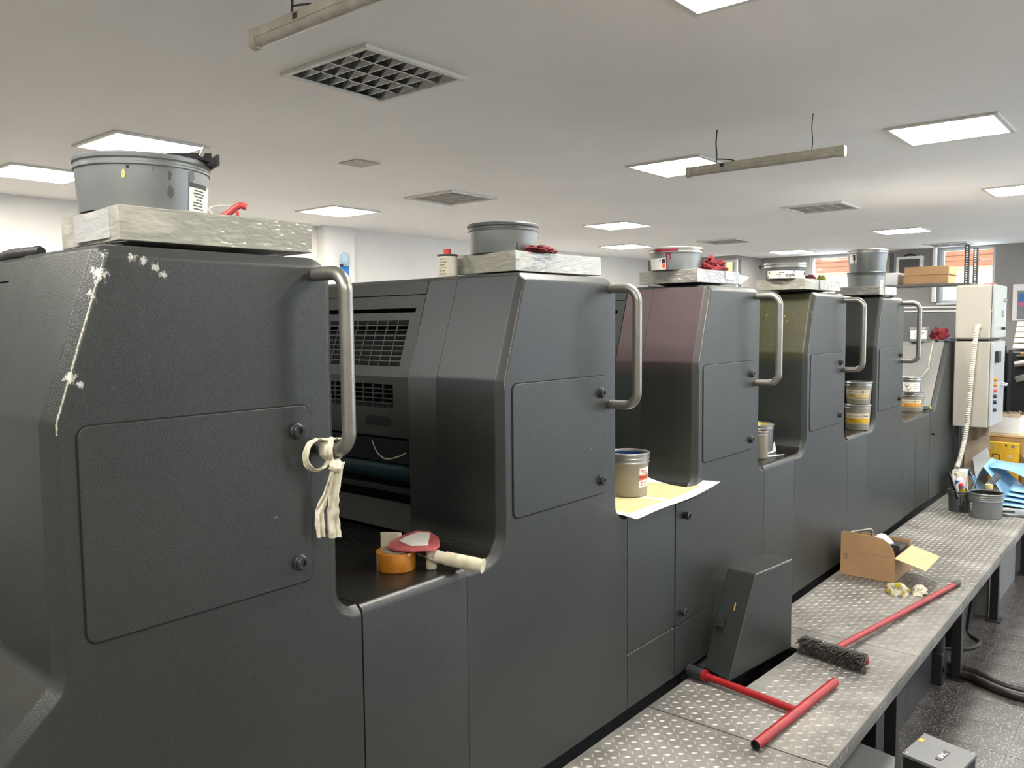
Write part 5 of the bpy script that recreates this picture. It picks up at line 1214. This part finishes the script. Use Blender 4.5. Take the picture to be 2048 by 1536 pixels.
rb_ = thing('carton', 'brown cardboard carton lying on the rack shelf', 'carton', (9.0, .59, 2.172))
O(MB().box(8.82, 9.18, .395, .795, 2.173, 2.262), 'body', 'carton', rb_, bevel=.003); O(MB().box(8.81, 9.19, .385, .785, 2.2625, 2.345), 'lid', 'carton', rb_, bevel=.003)
tag(O(MB().box(8.86, 9.15, .86, .985, 2.173, 2.30), 'white_carton', 'white_plastic', bevel=.004), 'plain white carton standing by the rack post', 'carton')
# ------------------------------------------------------------------ black machine and pale panels to the right
bm1 = thing('folding_machine', 'black folding machine with pale stacked louvre panels behind the white cabinet', 'machine', (9.7, -.55, 0))
O(MB().box(9.30, 10.3, -1.1, -.02, 0, 1.50), 'body', 'black_paint', bm1, bevel=.01); O(MB().box(9.25, 9.30, -.10, -.07, 0, 1.52), 'column', 'dark_steel', bm1); O(MB().box(9.22, 9.30, -.05, .01, .2, 1.56), 'side_plate', 'black_paint', bm1)
for k in range(5):
    O(MB().hexa([(9.55 + .05 * k, -1.0, 1.53 + .055 * k), (10.2, -1.0, 1.53 + .055 * k), (10.2, -.06, 1.53 + .055 * k), (9.55 + .05 * k, -.06, 1.53 + .055 * k)], [(9.60 + .05 * k, -1.0, 1.575 + .055 * k), (10.2, -1.0, 1.575 + .055 * k), (10.2, -.06, 1.575 + .055 * k), (9.60 + .05 * k, -.06, 1.575 + .055 * k)]), 'louvre_panel', 'beige_machine', bm1)
O(MB().tube([(9.22, -.13, 1.38), (9.24, -.40, 1.44)], .03, 14), 'roller', 'handle_steel', bm1); O(MB().obox((9.2, -.22, 1.26), (.05, .16, .06), rx=R(-20)), 'gear_block', 'handle_steel', bm1, bevel=.006)
O(MB().box(9.24, 9.3, -.45, -.14, 1.46, 1.475), 'guide', 'handle_steel', bm1); O(MB().obox((9.23, -.20, 1.49), (.03, .05, .02)), 'yellow_knob', 'amber', bm1, bevel=.005)
# ------------------------------------------------------------------ things on the far walls
pc = thing('wall_picture', 'framed poster in blue and pink on the far wall', 'picture', (15.07, .5, 1.8))
O(MB().box(15.06, 15.098, .30, .765, 1.80, 2.37), 'frame', 'white_wall', pc, bevel=.004); O(MB().box(15.055, 15.062, .34, .70, 1.82, 2.27), 'print_grey', 'tin', pc, smooth=0)
O(MB().box(15.052, 15.056, .34, .68, 2.10, 2.22), 'print_blue', 'sheet_blue', pc, smooth=0); O(MB().box(15.052, 15.056, .34, .68, 2.02, 2.09), 'print_pink', 'sheet_pink', pc, smooth=0)
mo = thing('wall_monitor', 'old white framed screen mounted on the far wall', 'monitor', (15.0, 2.28, 2.42))
O(MB().box(14.98, 15.098, 2.075, 2.485, 2.43, 2.90), 'casing', 'window_white', mo, bevel=.015); O(MB().box(14.972, 14.982, 2.12, 2.44, 2.49, 2.85), 'screen', 'screen', mo)
O(MB().tube(bez([(14.99, 2.36, 2.905), (14.99, 2.28, 2.93), (14.99, 2.18, 2.905)]), .012, 8), 'cable', 'rubber', mo)
tag(O(MB().tube([(15.06, 1.905, 2.12), (15.06, 1.905, ZC)], .035, 16), 'wall_pipe', 'white_plastic', smooth=60), 'white vertical drain pipe left of the far window', 'pipe')
tag(O(MB().box(14.98, 15.098, 4.93, 5.09, 2.80, 2.90), 'wall_lamp', 'lamp_dirty', bevel=.02), 'small dim wall lamp beside the alcove', 'lamp')
sg = thing('wall_sign', 'blue sign on the back wall pillar', 'sign', (6.45, 6.6, 2.4))
O(MB().box(6.38, 6.52, 6.598, 6.608, 2.35, 2.55), 'plate', 'sign_blue', sg, bevel=.002); O(MB().box(6.374, 6.526, 6.602, 6.609, 2.344, 2.556), 'border', 'window_white', sg)
bl = thing('plastic_bag', 'pale blue translucent plastic bag tied on the back pillar', 'bag', (6.40, 6.5, 2.55))
O(crumple(MB(), (6.41, 6.54, 2.63), (.055, .04, .075), 41, flat=False, amp=.25), 'bag', 'balloon', bl, smooth=50); O(MB().tube(bez([(6.39, 6.545, 2.565), (6.385, 6.58, 2.55), (6.385, 6.605, 2.56)]), .012, 8), 'knot', 'black_plastic', bl)

# black cable bundle lying on top of the first unit's guard hood
tag(O(MB().tube(bez([(.675, .36, ZT + .010), (.668, .50, ZT + .011), (.682, .62, ZT + .010), (.670, .78, ZT + .012), (.690, .95, ZT + .010), (.675, 1.2, ZT + .010)]), [.0095 + .0035 * abs(math.sin(k * 1.3)) for k in range(41)], 10), 'cable_bundle', 'rubber', smooth=60), 'black taped cable bundle on top of the chipped press unit', 'cable')
